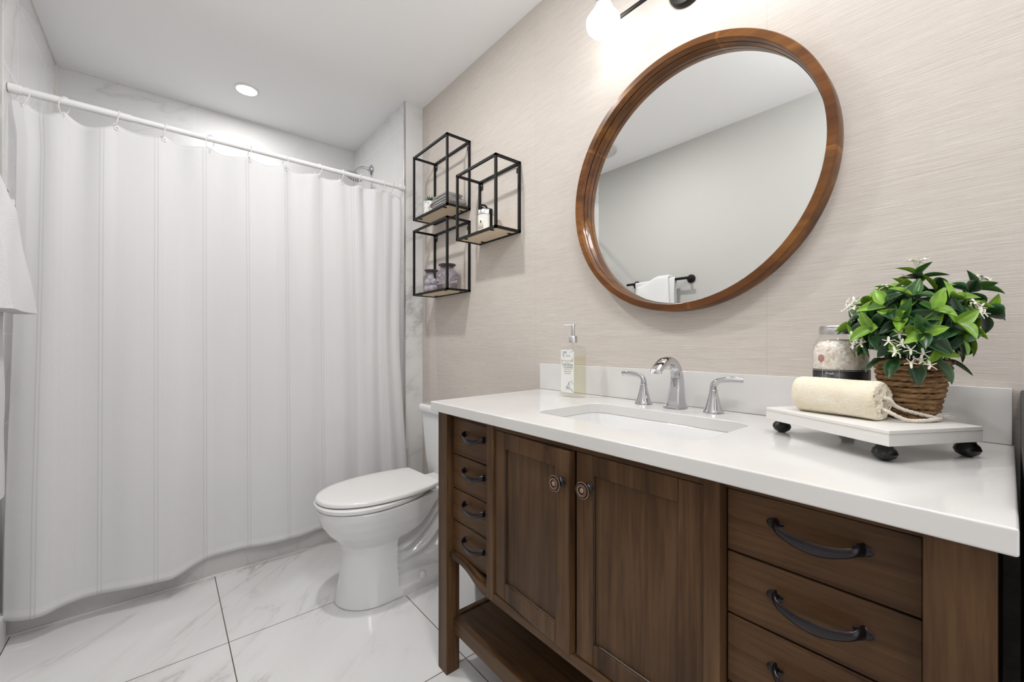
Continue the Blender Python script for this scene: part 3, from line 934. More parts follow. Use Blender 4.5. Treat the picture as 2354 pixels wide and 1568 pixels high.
def plate(bm, z0, z1):
    n = 6; hole = rrect(HX0, HX1, HY0, HY1, HR, 0, n)        # starts at +x,+y corner, counter-clockwise
    groups = [hole[i * (n + 1):(i + 1) * (n + 1)] for i in range(4)]
    oc = [(1.2435, 1.275), (.679, 1.238), (.679, -.007), (1.2435, -.007)]
    V = {}
    def g_(p, z):
        k = (round(p[0], 5), round(p[1], 5), z)
        if k not in V: V[k] = bm.verts.new(k)
        return V[k]
    for z in (z0, z1):
        for i in range(4):
            gr = groups[i]
            for a, b in zip(gr, gr[1:]): bm.faces.new((g_(oc[i], z), g_(a, z), g_(b, z)))
            nx = groups[(i + 1) % 4]
            bm.faces.new((g_(oc[i], z), g_(gr[-1], z), g_(nx[0], z), g_(oc[(i + 1) % 4], z)))
    for i in range(len(hole)):
        a, b = hole[i], hole[(i + 1) % len(hole)]
        bm.faces.new((g_(a, z0), g_(b, z0), g_(b, z1), g_(a, z1)))
    for i in range(4):
        a, b = oc[i], oc[(i + 1) % 4]
        bm.faces.new((g_(a, z0), g_(b, z0), g_(b, z1), g_(a, z1)))


plate(bm, .8395, CT_)
ct = build('countertop', bm, M['quartz'], bevel=.003, seg=3, smooth=35)
props(ct, 'long white quartz countertop on the dark vanity', 'countertop')
bs = build('backsplash', bx(1.2245, 1.2445, -.004, 1.283, CT_ + .0005, .9775), M['quartz'], bevel=.0015)
props(bs, 'low white quartz backsplash strip along the wallpaper behind the faucet', 'backsplash')
sk = thing('sink', 'rectangular white undermount sink set into the counter', 'sink', (.94, .627, .70))
bm = bmesh.new()
e = .008
loft(bm, [rrect(HX0 - .02, HX1 + .02, HY0 - .02, HY1 + .02, HR + .02, .8385), rrect(HX0 - e, HX1 + e, HY0 - e, HY1 + e, HR + e, .8385), rrect(HX0 - .004, HX1 + .004, HY0 - .004, HY1 + .004, HR, .832),
          rrect(HX0 + .008, HX1 - .008, HY0 + .012, HY1 - .012, HR, .75), rrect(HX0 + .02, HX1 - .02, HY0 + .03, HY1 - .03, HR, .715), rrect(HX0 + .05, HX1 - .05, HY0 + .07, HY1 - .07, HR, .703),
          rrect(.93, .95, .617, .637, .009, .699)], False, True)
o = build('basin', bm, M['porcelain'], sk, smooth=60)
s2 = o.modifiers.new('th', 'SOLIDIFY'); s2.thickness = .006; s2.offset = 1
bm = bmesh.new(); lathe(bm, [(0, .703), (.018, .703), (.022, .7045), (.024, .7025)], 24, T(.94, .627, 0)); build('drain', bm, M['chrome'], sk)

# ------------------------------------------------------------------ faucet
fa = thing('faucet', 'chrome widespread faucet with curved spout and two lever handles', 'faucet', (1.165, .636, CT_))


def sqring(c, hx, hy, u, v, p=4.0, n=24):
    out = []
    for i in range(n):
        a = 2 * PI * i / n; ca, sa = math.cos(a), math.sin(a)
        r = (abs(ca) ** p + abs(sa) ** p) ** (-1 / p)
        out.append(Vector(c) + u * (hx * r * ca) + v * (hy * r * sa))
    return out


bm = bmesh.new(); Y = Vector((0, 1, 0)); X_ = Vector((1, 0, 0))
cl_ = [(1.165, .8705, .030, .027), (1.165, .875, .030, .027), (1.165, .880, .026, .024), (1.165, .884, .025, .0225)]
loops = [sqring((x, .636, z), a, b, X_, Y, 7) for x, z, a, b in cl_]
sp = smoothpath([(1.166, .884), (1.170, .91), (1.1745, .94), (1.173, .968), (1.160, .996), (1.135, 1.013), (1.105, 1.014), (1.08, 1.003), (1.060, .990), (1.048, .978)] and
                [(1.166, .884, 0), (1.170, .91, 0), (1.1745, .94, 0), (1.173, .968, 0), (1.160, .996, 0), (1.135, 1.010, 0), (1.105, 1.010, 0), (1.078, .998, 0), (1.055, .983, 0)], 5)
n = len(sp)
for i, p in enumerate(sp):
    a = sp[max(i - 1, 0)]; b = sp[min(i + 1, n - 1)]; tg = Vector((b[0] - a[0], 0, b[1] - a[1])).normalized()
    u = Vector((tg.z, 0, -tg.x)); s = i / (n - 1)
    hx = interp(s, [(0, .024), (.25, .0175), (.5, .0125), (.8, .0125), (1, .009)]); hy = interp(s, [(0, .022), (.25, .0165), (.5, .0145), (.8, .0175), (1, .0165)])
    loops.append(sqring((p[0], .636, p[1]), hx, hy, u, Y, interp(s, [(0, 7), (.5, 3), (1, 2.6)])))
loft(bm, loops, True, True)
build('spout', bm, M['chrome'], fa, smooth=40)
bm = bmesh.new(); lathe(bm, [(.0115, .977), (.0115, .990)], 20, T(1.066, .636, 0)); build('aerator', bm, M['steel'], fa)


def faucet_handle(y, ang):
    bm = bmesh.new(); lathe(bm, [(.0265, .0005), (.0265, .004), (.0235, .007), (.0225, .010), (.0195, .02), (.0145, .04), (.0105, .058), (.0105, .060)], 32, T(1.17, y, CT_))
    h = build('handle', bm, M['chrome'], fa, smooth=50)
    bm = bmesh.new(); lathe(bm, [(.0115, .0602), (.012, .0615), (.0115, .063), (.0095, .0635)], 32, T(1.17, y, CT_))
    d = Vector((math.cos(ang), math.sin(ang), 0))
    o_ = Vector((1.17, y, CT_))
    pth = smoothpath([o_ + Vector((0, 0, .06)), o_ + Vector((0, 0, .074)), o_ + d * .006 + Vector((0, 0, .084)), o_ + d * .02 + Vector((0, 0, .0905)), o_ + d * .045 + Vector((0, 0, .094)), o_ + d * .074 + Vector((0, 0, .0935))], 6)
    n = len(pth); rr = [(interp(i / (n - 1), [(0, .0095), (.3, .0082), (.5, .0058), (.8, .0042), (1, .0032)]), interp(i / (n - 1), [(0, .0095), (.3, .0088), (.6, .0072), (.9, .0085), (1, .007)])) for i in range(n)]
    tube(bm, pth, rr, 18)
    build('lever', bm, M['chrome'], h, smooth=60)


faucet_handle(.747, math.radians(100))
faucet_handle(.527, math.radians(-80))

# ------------------------------------------------------------------ soap bottle
sb = thing('soap_dispenser', 'clear square glass pump bottle of pale yellow soap on the counter', 'soap dispenser', (1.13, 1.008, CT_))
BX0, BX1, BY0, BY1 = 1.103, 1.155, .966, 1.050
bm = bmesh.new()
ell = lambda r, z: [Vector((1.129 + r * math.cos(a), 1.008 + r * math.sin(a), z)) for a in [PI / 4 * 0 + 2 * PI * i / 28 for i in range(28)]]
def rr28(x0, x1, y0, y1, r, z): return rrect(x0, x1, y0, y1, r, z, 6)
lp = [rr28(BX0 + .003, BX1 - .003, BY0 + .003, BY1 - .003, .007, CT_ + .0006), rr28(BX0, BX1, BY0, BY1, .007, CT_ + .004), rr28(BX0, BX1, BY0, BY1, .007, 1.043), rr28(BX0 + .003, BX1 - .003, BY0 + .003, BY1 - .003, .01, 1.048),
      rr28(BX0 + .011, BX1 - .011, BY0 + .02, BY1 - .02, .013, 1.052), rr28(1.129 - .0125, 1.129 + .0125, 1.008 - .0125, 1.008 + .0125, .0124, 1.055), rr28(1.129 - .012, 1.129 + .012, 1.008 - .012, 1.008 + .012, .0119, 1.064)]
loft(bm, lp, True, False)
bo = build('bottle', bm, M['glass'], sb, smooth=50)
bm = bmesh.new(); loft(bm, [rr28(BX0 + .002, BX1 - .002, BY0 + .002, BY1 - .002, .006, CT_ + .010), rr28(BX0 + .002, BX1 - .002, BY0 + .002, BY1 - .002, .006, 1.016)], True, True)
build('liquid_soap', bm, M['soap'], sb, smooth=50)
bm = bmesh.new(); lathe(bm, [(.0150, 1.0645), (.0150, 1.086), (.0135, 1.0885), (0, 1.0885)], 32, T(1.129, 1.008, 0)); build('collar', bm, M['steel'], sb, smooth=40)
bm = bmesh.new(); lathe(bm, [(.0065, 1.088), (.0065, 1.104), (.0068, 1.104), (.0072, 1.129), (.006, 1.131), (0, 1.131)], 24, T(1.129, 1.008, 0)); tube(bm, [(1.129, 1.008, 1.127), (1.114, 1.019, 1.1275), (1.101, 1.029, 1.127)], [.0035, .0025, .0018], 10)
build('pump', bm, M['steel'], sb, smooth=40)
bm = bmesh.new(); tube(bm, [(1.129, 1.008, .885), (1.129, 1.008, 1.08)], .003, 8); build('dip_tube', bm, M['clear_plastic'], sb)
LBX = BX0 - .0006
lb = build('paper_label', bx(LBX, LBX + .0004, .981, 1.044, .887, 1.040), mat('label_paper', (.74, .745, .73), .6), sb)


def lettering(txt, size, pos, rot, mt, parent, name='lettering', ext=0.00008, sx=1.0):
    cu = bpy.data.curves.new(name, 'FONT'); cu.body = txt; cu.size = size; cu.align_x = 'CENTER'; cu.align_y = 'CENTER'; cu.extrude = ext
    to = bpy.data.objects.new(name, cu); COL.objects.link(to)
    dg = bpy.context.evaluated_depsgraph_get(); me = bpy.data.meshes.new_from_object(to.evaluated_get(dg))
    bpy.data.objects.remove(to)
    bm = bmesh.new(); bm.from_mesh(me); bpy.data.meshes.remove(me)
    bmesh.ops.transform(bm, matrix=T(*pos) @ rot @ Matrix.Diagonal((sx, 1, 1, 1)), verts=bm.verts)
    return build(name, bm, mt, parent, smooth=0)


RF = Matrix(((0, 0, -1, 0), (-1, 0, 0, 0), (0, 1, 0, 0), (0, 0, 0, 1)))       # faces -x, reads left to right from the room
ink = mat('olive_gold_ink', (.36, .30, .16), .5); ink2 = mat('dark_green_ink', (.10, .13, .10), .6)
for tx, sz, z, mt in (('SCENTED & NATURAL', .0052, 1.000, ink), ('Bath Essentials', .0046, .9935, ink), ('GARDENIA', .0102, .9855, ink2), ('FLOWER', .0096, .9765, ink2), ('with botanical oils', .0044, .9695, ink), ('HAND SOAP', .0062, .9620, ink), ('CLEANSING', .0058, .9545, ink)):
    lettering(tx, sz, (LBX - .0002, 1.011, z), RF, mt, lb)
bm = bmesh.new(); random.seed(3)


def sprig(bm, y, z, ln, a, n):
    p = Vector((LBX - .0003, y, z)); pts = [p.copy()]
    for i in range(6):
        a += random.uniform(-.35, .35); p = p + Vector((0, math.cos(a), math.sin(a))) * ln / 6; pts.append(p.copy())
    tube(bm, pts, .00028, 4)
    for q in pts[1:]:
        b = a + random.uniform(.5, 1.3) * random.choice((-1, 1)); d = Vector((0, math.cos(b), math.sin(b))); nn_ = Vector((0, -d.z, d.y)); L_ = random.uniform(.003, .006)
        v = [bm.verts.new(q), bm.verts.new(q + d * L_ * .5 + nn_ * L_ * .2), bm.verts.new(q + d * L_), bm.verts.new(q + d * L_ * .5 - nn_ * L_ * .2)]
        if random.random() < .45: bm.faces.new(v)
        else:
            for i in range(4): tube(bm, [v[i].co.copy(), v[(i + 1) % 4].co.copy()], .0002, 4)


for (y, z, ln, a) in ((1.040, 1.022, .024, -.3 + PI), (1.036, 1.033, .02, PI), (1.0, 1.030, .02, PI - .5), (.985, 1.015, .018, -1.2), (1.040, 1.005, .018, -1.6), (1.020, 1.018, .02, PI), (.986, .985, .012, -1.4), (.985, .915, .018, 1.4), (.995, .90, .022, .5), (1.02, .895, .018, 2.6), (1.005, .912, .014, 1.2), (.983, .893, .012, .3), (1.03, 1.026, .012, -2.0)):
    sprig(bm, y, z, ln, a, 5)
for k in range(3): tube(bm, [(LBX - .0003, 1.005 + (.004 + .003 * k) * math.cos(a * PI / 8) * (1 + .15 * math.cos(5 * a)), .908 + (.004 + .003 * k) * math.sin(a * PI / 8)) for a in range(16)], .0002, 4, closed=True)
build('flower_drawing', bm, mat('grey_ink', (.28, .30, .28), .6), lb)

# ------------------------------------------------------------------ riser board with black ball feet
Fc, Lc, Rc = Vector((.872, .121, 0)), Vector((.993, .336, 0)), Vector((1.030, .015, 0))
E1 = (Lc - Fc).normalized(); E2 = (Rc - Fc).normalized(); E2 = (E2 - E1 * E1.dot(E2)).normalized()
L1, L2 = .2467, .190
rs = thing('riser_tray', 'distressed white wooden riser on black ball feet at the counter end', 'riser', (Fc.x, Fc.y, CT_))


def Q(a, b, z): return Fc + E1 * a + E2 * b + Vector((0, 0, z))


bm = bmesh.new()
vb = [bm.verts.new(Q(a, b, z)) for z in (.900, .9255) for a, b in ((0, 0), (L1, 0), (L1, L2), (0, L2))]
for f in ((0, 1, 2, 3), (7, 6, 5, 4), (0, 4, 5, 1), (1, 5, 6, 2), (2, 6, 7, 3), (3, 7, 4, 0)): bm.faces.new([vb[i] for i in f])
build('board', bm, M['cream_paint'], rs, bevel=.0012)
bm = bmesh.new()
for (a0, b0, a1, b1) in ((-.0002, -.0002, L1 + .0002, -.0002), (-.0002, -.0002, -.0002, L2 + .0002)):
    tube(bm, [Q(a0, b0, .9195), Q(a1, b1, .9195)], .0004, 4)
build('seam_line', bm, mat('seam_grey', (.42, .38, .35), .7), rs)
for p in ((1.029, .317), (.911, .132), (1.05, .046), (1.168, .231)):
    bm = bmesh.new(); lathe(bm, [(0, .0003), (.007, .0008), (.0145, .0055), (.0175, .012), (.0155, .0185), (.0115, .0225), (.0108, .0255), (.013, .0298)], 28, T(p[0], p[1], CT_))
    build('foot', bm, M['black_gloss'], rs)
TZ = .9257

# ------------------------------------------------------------------ loofah
lo = thing('loofah', 'cream loofah roll with a white cord lying on the white riser', 'loofah', (.99, .21, TZ))
A = Vector((.971, .1425, TZ + .0352)); B = Vector((1.010, .283, TZ + .0352)); ax = (B - A).normalized(); ln = (B - A).length
u_ = Vector((0, 0, 1)); v_ = ax.cross(u_).normalized(); u_ = v_.cross(ax).normalized()
bm = bmesh.new(); RL = .0345; rows = []
SEG = 168


def lr(s, th):
    r = RL * (1 + .03 * math.sin(3 * th + 1) + .02 * math.sin(5 * th + s * 3) - .02 * math.sin(s * PI * 2))
    r += .0010 * noise.noise(Vector((math.cos(th) * 16, math.sin(th) * 16, s * 62)) * 1.7)
    return r


holes = [(.55, .6, .22), (.5, 2.0, .2), (.55, 3.4, .21), (.52, 4.6, .18), (.1, 1.0, .16), (.3, 5.4, .16), (.82, 1.4, .1), (.8, 2.8, .1), (.78, 4.1, .1), (.75, 5.7, .11)]
NR = 26
for i in range(NR + 1):            # near end disc, centre outwards
    rho = i / NR; ring = []
    for k in range(SEG):
        th = 2 * PI * k / SEG; px, py = rho * math.cos(th), rho * math.sin(th)
        dep = 0
        for (hr, ha, hs) in holes:
            d = math.hypot(px - hr * math.cos(ha), py - hr * math.sin(ha)); dep = max(dep, (1 - sstep(hs * .55, hs, d)) * .012)
        dep += .0016 * noise.noise(Vector((px * 9, py * 9, 1.3))) + .0009 * noise.noise(Vector((px * 25, py * 25, 5)))
        rnd = (1 - math.sqrt(max(0, 1 - max(0, (rho - .86) / .14) ** 2))) * .006
        ring.append(bm.verts.new(A + ax * (dep + rnd) + (u_ * math.sin(th) + v_ * math.cos(th)) * (lr(0, th) * rho * .995)))
    rows.append(ring)
for i in range(1, 141):
    s = i / 140; ring = []
    e = 1 - s; k2 = math.sqrt(max(0.02, 1 - max(0, (s - .90) / .10) ** 2.4)) if s > .9 else 1
    for k in range(SEG):
        th = 2 * PI * k / SEG
        ring.append(bm.verts.new(A + ax * (.006 + (ln - .006) * s) + (u_ * math.sin(th) + v_ * math.cos(th)) * (lr(s, th) * k2)))
    rows.append(ring)
grid_faces(bm, rows, True); bm.faces.new(rows[-1])
m = mat('cream_loofah', (.74, .60, .38), .9, spec=.1, sheen=.0); g = N(m)
vn = g.n('ShaderNodeTexVoronoi', feature='DISTANCE_TO_EDGE'); vn.inputs['Scale'].default_value = 330; g.l(g.coord(), vn.inputs['Vector'])
nz1 = g.noise(g.coord((30, 30, 30)), 1, 3, .6)
base = g.ramp(nz1, [(.3, (.92, .86, .72)), (.7, (.87, .77, .59))])
hh = g.ramp(vn.outputs[0], [(0, (0, 0, 0)), (.12, (1, 1, 1))])
g.color(g.mix(hh, g.mix(.5, base, (.92, .86, .74)), base)); g.bump(g.math('ADD', vn.outputs[0], g.noise(g.coord(), 600, 3, .7)), .5, .003)
build('sponge', bm, m, lo, smooth=80)
M['cord'] = mat('cotton_cord', (.74, .69, .62), .9, spec=.1)


def rope(bm, pts, R, turns_per_m=130, strands=3, sub=10):
    P = smoothpath(pts, sub); fr = frames(P); L_ = 0; ph = []
    for i, p in enumerate(P):
        if i: L_ += (P[i] - P[i - 1]).length
        ph.append(L_ * turns_per_m * 2 * PI)
    for s in range(strands):
        q = [P[i] + (fr[i][1] * math.cos(ph[i] + 2 * PI * s / strands) + fr[i][2] * math.sin(ph[i] + 2 * PI * s / strands)) * R * .5 for i in range(len(P))]
        tube(bm, q, R * .58, 7)


bm = bmesh.new()
kn = Vector((1.035, .082, TZ + .006))
rope(bm, [A + ax * .012 + Vector((0, 0, .004)), A + Vector((.004, -.006, .004)), A + Vector((.02, -.018, -.012)), kn + Vector((-.012, .006, .003)), kn], .0036, 120, 3, 14)
rope(bm, [A + ax * .012 + Vector((.004, 0, -.012)), A + Vector((-.003, -.008, -.018)), A + Vector((.012, -.028, -.0305)), Vector((1.0, .095, TZ + .004)), kn + Vector((-.01, -.002, 0)), kn], .0034, 120, 3, 14)
for k in range(3):
    tube(bm, [kn + Vector((.0055 * math.cos(a * PI / 8) * (1 - .2 * k) + k * .002, .0055 * math.sin(a * PI / 8), .0005 + .003 * k * math.cos(a * PI / 8 + k))) for a in range(16)], .0028, 8, closed=True)
build('cord', bm, M['cord'], lo, smooth=80)
bm = bmesh.new(); random.seed(11)
for k in range(60):
    a = math.radians(random.gauss(-38, 26)); d = Vector((math.cos(a), math.sin(a), 0)); Lf = random.uniform(.01, .026); up = random.uniform(-.1, .9)
    pts = [kn + Vector((0, 0, .002)), kn + d * Lf * .5 + Vector((0, 0, .003 + up * .006)), kn + d * Lf + Vector((0, 0, max(-.004, up * .013 - .001)))]
    tube(bm, smoothpath(pts, 4), .00022, 3)
build('tassel', bm, M['cord'], lo)

# ------------------------------------------------------------------ bath salt jar
JC = Vector((1.10, .230, 0))
jr = thing('bath_salt_jar', 'glass jar of white bath salt with a silver lid on the white riser', 'jar', (JC.x, JC.y, TZ))
JM = T(JC.x, JC.y, 0)
bm = bmesh.new(); lathe(bm, [(0, TZ + .0006), (.040, TZ + .0008), (.0455, TZ + .005), (.0475, .95), (.0485, 1.00), (.0485, 1.045), (.046, 1.060), (.039, 1.073), (.035, 1.079), (.035, 1.086)], 48, JM, cap=False)
build('glass_body', bm, M['glass'], jr, smooth=80)
m = mat('coarse_bath_salt', (.8, .72, .64), .35, spec=.5); g = N(m); M['salt'] = m
vv = g.n('ShaderNodeTexVoronoi'); vv.inputs['Scale'].default_value = 170; g.l(g.coord(), vv.inputs['Vector'])
cc = g.sep(vv.outputs['Color'])[0]
c1 = g.ramp(cc, [(0, (.68, .58, .49)), (.4, (.82, .75, .67)), (1, (.90, .87, .84))])
big = g.n('ShaderNodeTexVoronoi'); big.inputs['Scale'].default_value = 80; g.l(g.coord(), big.inputs['Vector'])
bc = g.sep(big.outputs['Color'])[1]
c1 = g.mix(g.math('MULTIPLY', g.math('GREATER_THAN', bc, .965), .8), c1, (.36, .09, .07))
g.color(c1); g.bump(cc, .8, .004)
bm = bmesh.new()
prof = [(0, TZ + .004), (.039, TZ + .004), (.0445, .936), (.046, .955), (.047, 1.00), (.047, 1.042), (.044, 1.056), (.037, 1.066), (.02, 1.071), (0, 1.068)]
pp = []
for (r0, z0), (r1, z1) in zip(prof, prof[1:]):
    for k in range(6): pp.append((r0 + (r1 - r0) * k / 6, z0 + (z1 - z0) * k / 6))
pp.append(prof[-1])
lathe(bm, pp, 90, JM, cap=False)
for v in bm.verts:
    d = Vector((v.co.x - JC.x, v.co.y - JC.y, 0))
    if d.length > .003:
        v.co -= d.normalized() * abs(noise.noise(v.co * 190)) * .003
build('bath_salt', bm, M['salt'], jr, smooth=20)['kind'] = 'stuff'
bm = bmesh.new(); lathe(bm, [(.0365, 1.082), (.0365, 1.0885), (.0372, 1.0895), (.0372, 1.092), (.0362, 1.0932), (.0362, 1.0975), (.0345, 1.0995), (0, 1.0995)], 64, JM)
build('screw_lid', bm, M['steel'], jr, smooth=30)
bm = bmesh.new(); rings = []
for z in (.945, 1.0085):
    rings.append([bm.verts.new((JC.x + .0493 * math.cos(math.radians(a)), JC.y + .0493 * math.sin(math.radians(a)), z)) for a in range(120, 301, 4)])
grid_faces(bm, rings)
o = build('black_label', bm, mat('matte_black_paper', (.012, .011, .011), .4), jr, smooth=180); o.modifiers.new('th', 'SOLIDIFY').thickness = .0005
wi = mat('white_print', (.75, .73, .70), .5)
bm = bmesh.new()
for a in (156, 190, 258):
    x = JC.x + .0498 * math.cos(math.radians(a)); y = JC.y + .0498 * math.sin(math.radians(a)); tube(bm, [(x, y, .962), (x, y, 1.008)], .0003, 4)
tube(bm, [(JC.x + .0497 * math.cos(math.radians(a)), JC.y + .0497 * math.sin(math.radians(a)), 1.0065) for a in range(122, 299, 6)], .00025, 4)
build('printed_lines', bm, wi, jr)
a = math.radians(172); lettering('Fresh', .0065, (JC.x + .0499 * math.cos(a), JC.y + .0499 * math.sin(a), 1.0005), RZ(math.radians(-8)) @ RF, wi, jr)

# ------------------------------------------------------------------ potted plant in rope basket
PC = Vector((1.0516, .1152, 0))
pl = thing('potted_plant', 'bushy green plant with white star flowers in a brown rope basket', 'plant', (PC.x, PC.y, TZ))
bm = bmesh.new(); NC = 11
for k in range(NC):
    s = k / (NC - 1); z = TZ + .0055 + s * .098; R = .0365 + .0185 * s ** .9 - .0052
    off = Vector((random.uniform(-1, 1), random.uniform(-1, 1), 0)) * .0007
    n = 150; rings = []
    for i in range(n):
        th = 2 * PI * i / n; c = PC + off + Vector((R * math.cos(th), R * math.sin(th), z + .0008 * math.sin(3 * th + k * 1.7)))
        rad = Vector((math.cos(th), math.sin(th), 0)); ring = []
        for j in range(12):
            a = 2 * PI * j / 12; tw_ = .0050 * (1 + .12 * math.cos(2 * (a - th * (9 + k % 3)) + k))
            ring.append(bm.verts.new(c + rad * tw_ * math.cos(a) + Vector((0, 0, 1)) * tw_ * math.sin(a)))
        rings.append(ring)
    for i in range(n):
        a_, b_ = rings[i], rings[(i + 1) % n]
        for j in range(12): bm.faces.new((a_[j], a_[(j + 1) % 12], b_[(j + 1) % 12], b_[j]))
m = mat('woven_seagrass_rope', (.2, .11, .05), .7, spec=.25); g = N(m)
g.color(g.ramp(g.noise(g.coord((60, 60, 240)), 1, 4, .65), [(.3, (.085, .040, .016)), (.5, (.225, .125, .055)), (.72, (.40, .26, .13))])); g.bump(g.noise(g.coord((200, 200, 900)), 1, 3), .5, .001)
bk = build('basket', bm, m, pl, smooth=80)
bm = bmesh.new(); lathe(bm, [(0, TZ + .001), (.030, TZ + .001), (.0315, TZ + .01), (.046, 1.020), (0, 1.020)], 40, T(PC.x, PC.y, 0)); build('inner_liner', bm, mat('dark_brown_liner', (.02, .012, .008), .9), pl)
# leaves
LC = Vector((1.048, .116, 1.095)); random.seed(21)
bmL = bmesh.new(); cl1 = bmL.loops.layers.float_color.new('Col'); bmS = bmesh.new()


def leaf(bm, base, d, up, L_, W_, lime, curl=.25, cup=.3):
    d = d.normalized(); side = d.cross(up); side = side.normalized() if side.length > 1e-4 else Vector((1, 0, 0)); up = side.cross(d).normalized()
    nu, nv = 8, 6; rows = []; cols = {}
    for i in range(nu + 1):
        s = i / nu; wv_ = W_ * (math.sin(PI * s ** .85) ** .75) * (1 - .25 * s) if 0 < s < 1 else (.0006 if i == 0 else .0001)
        row = []
        for j in range(nv + 1):
            t_ = j / nv * 2 - 1
            p = base + d * (L_ * s * (1 - .12 * curl * s)) + up * (-curl * L_ * s * s + cup * wv_ * t_ * t_ * .9) + side * (wv_ * t_ * .5)
            v = bm.verts.new(p); row.append(v)
            e = max(abs(t_), 0)
            edge = sstep(.80, 1.0, e) if i else 0
            gr = lime
            cols[v] = (edge, gr, abs(t_) < .12, s)
        rows.append(row)
    for a, b in zip(rows, rows[1:]):
        for j in range(nv):
            f = bm.faces.new((a[j], a[j + 1], b[j + 1], b[j]))
            for lp_ in f.loops:
                e, l_, mid, s = cols[lp_.vert]
                dk = Vector((.010, .042, .014)); md = Vector((.035, .115, .018)); li = Vector((.22, .40, .035)); ed = Vector((.13, .26, .07)) if lime > .3 else Vector((.08, .20, .08))
                c = dk.lerp(md, min(1, l_ * 2)) if l_ < .5 else md.lerp(li, (l_ - .5) * 2)
                c = c * (1.0 + .35 * (1 if mid else 0)); c = c.lerp(ed if l_ < .8 else li * 1.15, e * .8)
                lp_[cl1] = (c.x, c.y, c.z, 1)


stems = []
for i in range(34):
    z = 1 - (i + .5) / 34 * 1.62; r = math.sqrt(max(0, 1 - z * z)); a = i * 2.39996
    stems.append(Vector((r * math.cos(a), r * math.sin(a), z)))
tips = []
org = Vector((PC.x, PC.y, 1.022))
for i, dvec in enumerate(stems):
    rx_ = .082 * random.uniform(.82, 1.02); tip = LC + Vector((dvec.x * rx_, dvec.y * rx_, dvec.z * .072 * random.uniform(.85, 1.05)))
    tips.append((tip, dvec))
tips.append((Vector((1.052, .108, 1.190)), Vector((.05, 0, 1))))          # tall sprig at the top
tips.append((Vector((1.10, .040, 1.160)), Vector((.5, -.6, .7))))
tips.append((Vector((1.115, .025, 1.120)), Vector((.7, -.7, .2))))
for i, (tip, dvec) in enumerate(tips):
    if tip.z < 1.03: tip.z = 1.03 + random.uniform(0, .012)
    midp = org.lerp(tip, .5) + Vector((0, 0, .012))
    pth = smoothpath([org + Vector((dvec.x, dvec.y, 0)) * .02, midp, tip], 6); tube(bmS, pth, .0009, 5)
    td = (tip - midp).normalized(); td = (td * .5 + dvec.normalized() * .7).normalized()
    n = random.choice((5, 6, 6, 7)); ph = random.uniform(0, 6)
    sx_ = td.orthogonal().normalized(); sy_ = td.cross(sx_)
    for k in range(n):
        a = ph + 2 * PI * k / n; out = sx_ * math.cos(a) + sy_ * math.sin(a)
        inner = k % 2 == 0
        d = (out * (1.0 if not inner else .8) + td * (.35 if not inner else .75) + Vector((0, 0, -.12 if not inner else .05)))
        lime = random.choice((0, .0, .05, .1, .35)) if not inner else random.choice((.1, .5, .8, .95))
        if random.random() < .12: lime = .9
        L_ = random.uniform(.038, .052) * (1 if not inner else .8)
        leaf(bmL, tip - td * (.004 if inner else .010), d, td, L_, L_ * random.uniform(.50, .66), lime, random.uniform(.08, .32), random.uniform(.15, .5))
    # a few leaves along the stem
    for k in range(3):
        q = pth[int(len(pth) * (.45 + .15 * k))]; a = random.uniform(0, 6.28); out = sx_ * math.cos(a) + sy_ * math.sin(a)
        leaf(bmL, q, out + td * .5, td, random.uniform(.03, .042), random.uniform(.015, .021), random.choice((0, 0, .1, .3)), .2, .3)
# leaves drooping over the basket rim towards the room
for (px, py, pz, dx, dy, dz, L_, W_, li) in ((1.005, .105, 1.030, -.45, -.15, -.85, .045, .026, .05), (1.012, .080, 1.034, -.3, -.5, -.8, .046, .027, .12), (1.000, .130, 1.035, -.6, .1, -.55, .046, .025, .1), (1.04, .065, 1.036, .1, -.7, -.6, .040, .018, .05), (1.075, .068, 1.03, .5, -.7, -.5, .040, .016, .0), (1.015, .15, 1.035, -.5, .5, -.5, .040, .02, .1)):
    leaf(bmL, Vector((px, py, pz)), Vector((dx, dy, dz)), Vector((dx, dy, .8)), L_, W_, li, .12, .25)
for v in bmL.verts:
    if v.co.x > 1.236: v.co.x = 1.236 - random.uniform(0, .002)
    if v.co.y < .004: v.co.y = .004 + random.uniform(0, .002)
m = mat('plant_leaves', (.05, .15, .03), .3, spec=.5); g = N(m)
at_ = g.n('ShaderNodeAttribute', attribute_name='Col'); nzz = g.noise(g.coord(), 70, 3, .6)
g.color(g.mix(1.0, at_.outputs['Color'], g.ramp(nzz, [(.3, (.75, .75, .75)), (.7, (1.2, 1.2, 1.2))]), 'MULTIPLY'))
build('foliage', bmL, m, pl, smooth=180)
build('stems', bmS, mat('plant_stems', (.03, .08, .02), .5), pl)
# white star flowers in clusters
M['petal'] = mat('white_petals', (.78, .76, .66), .5)


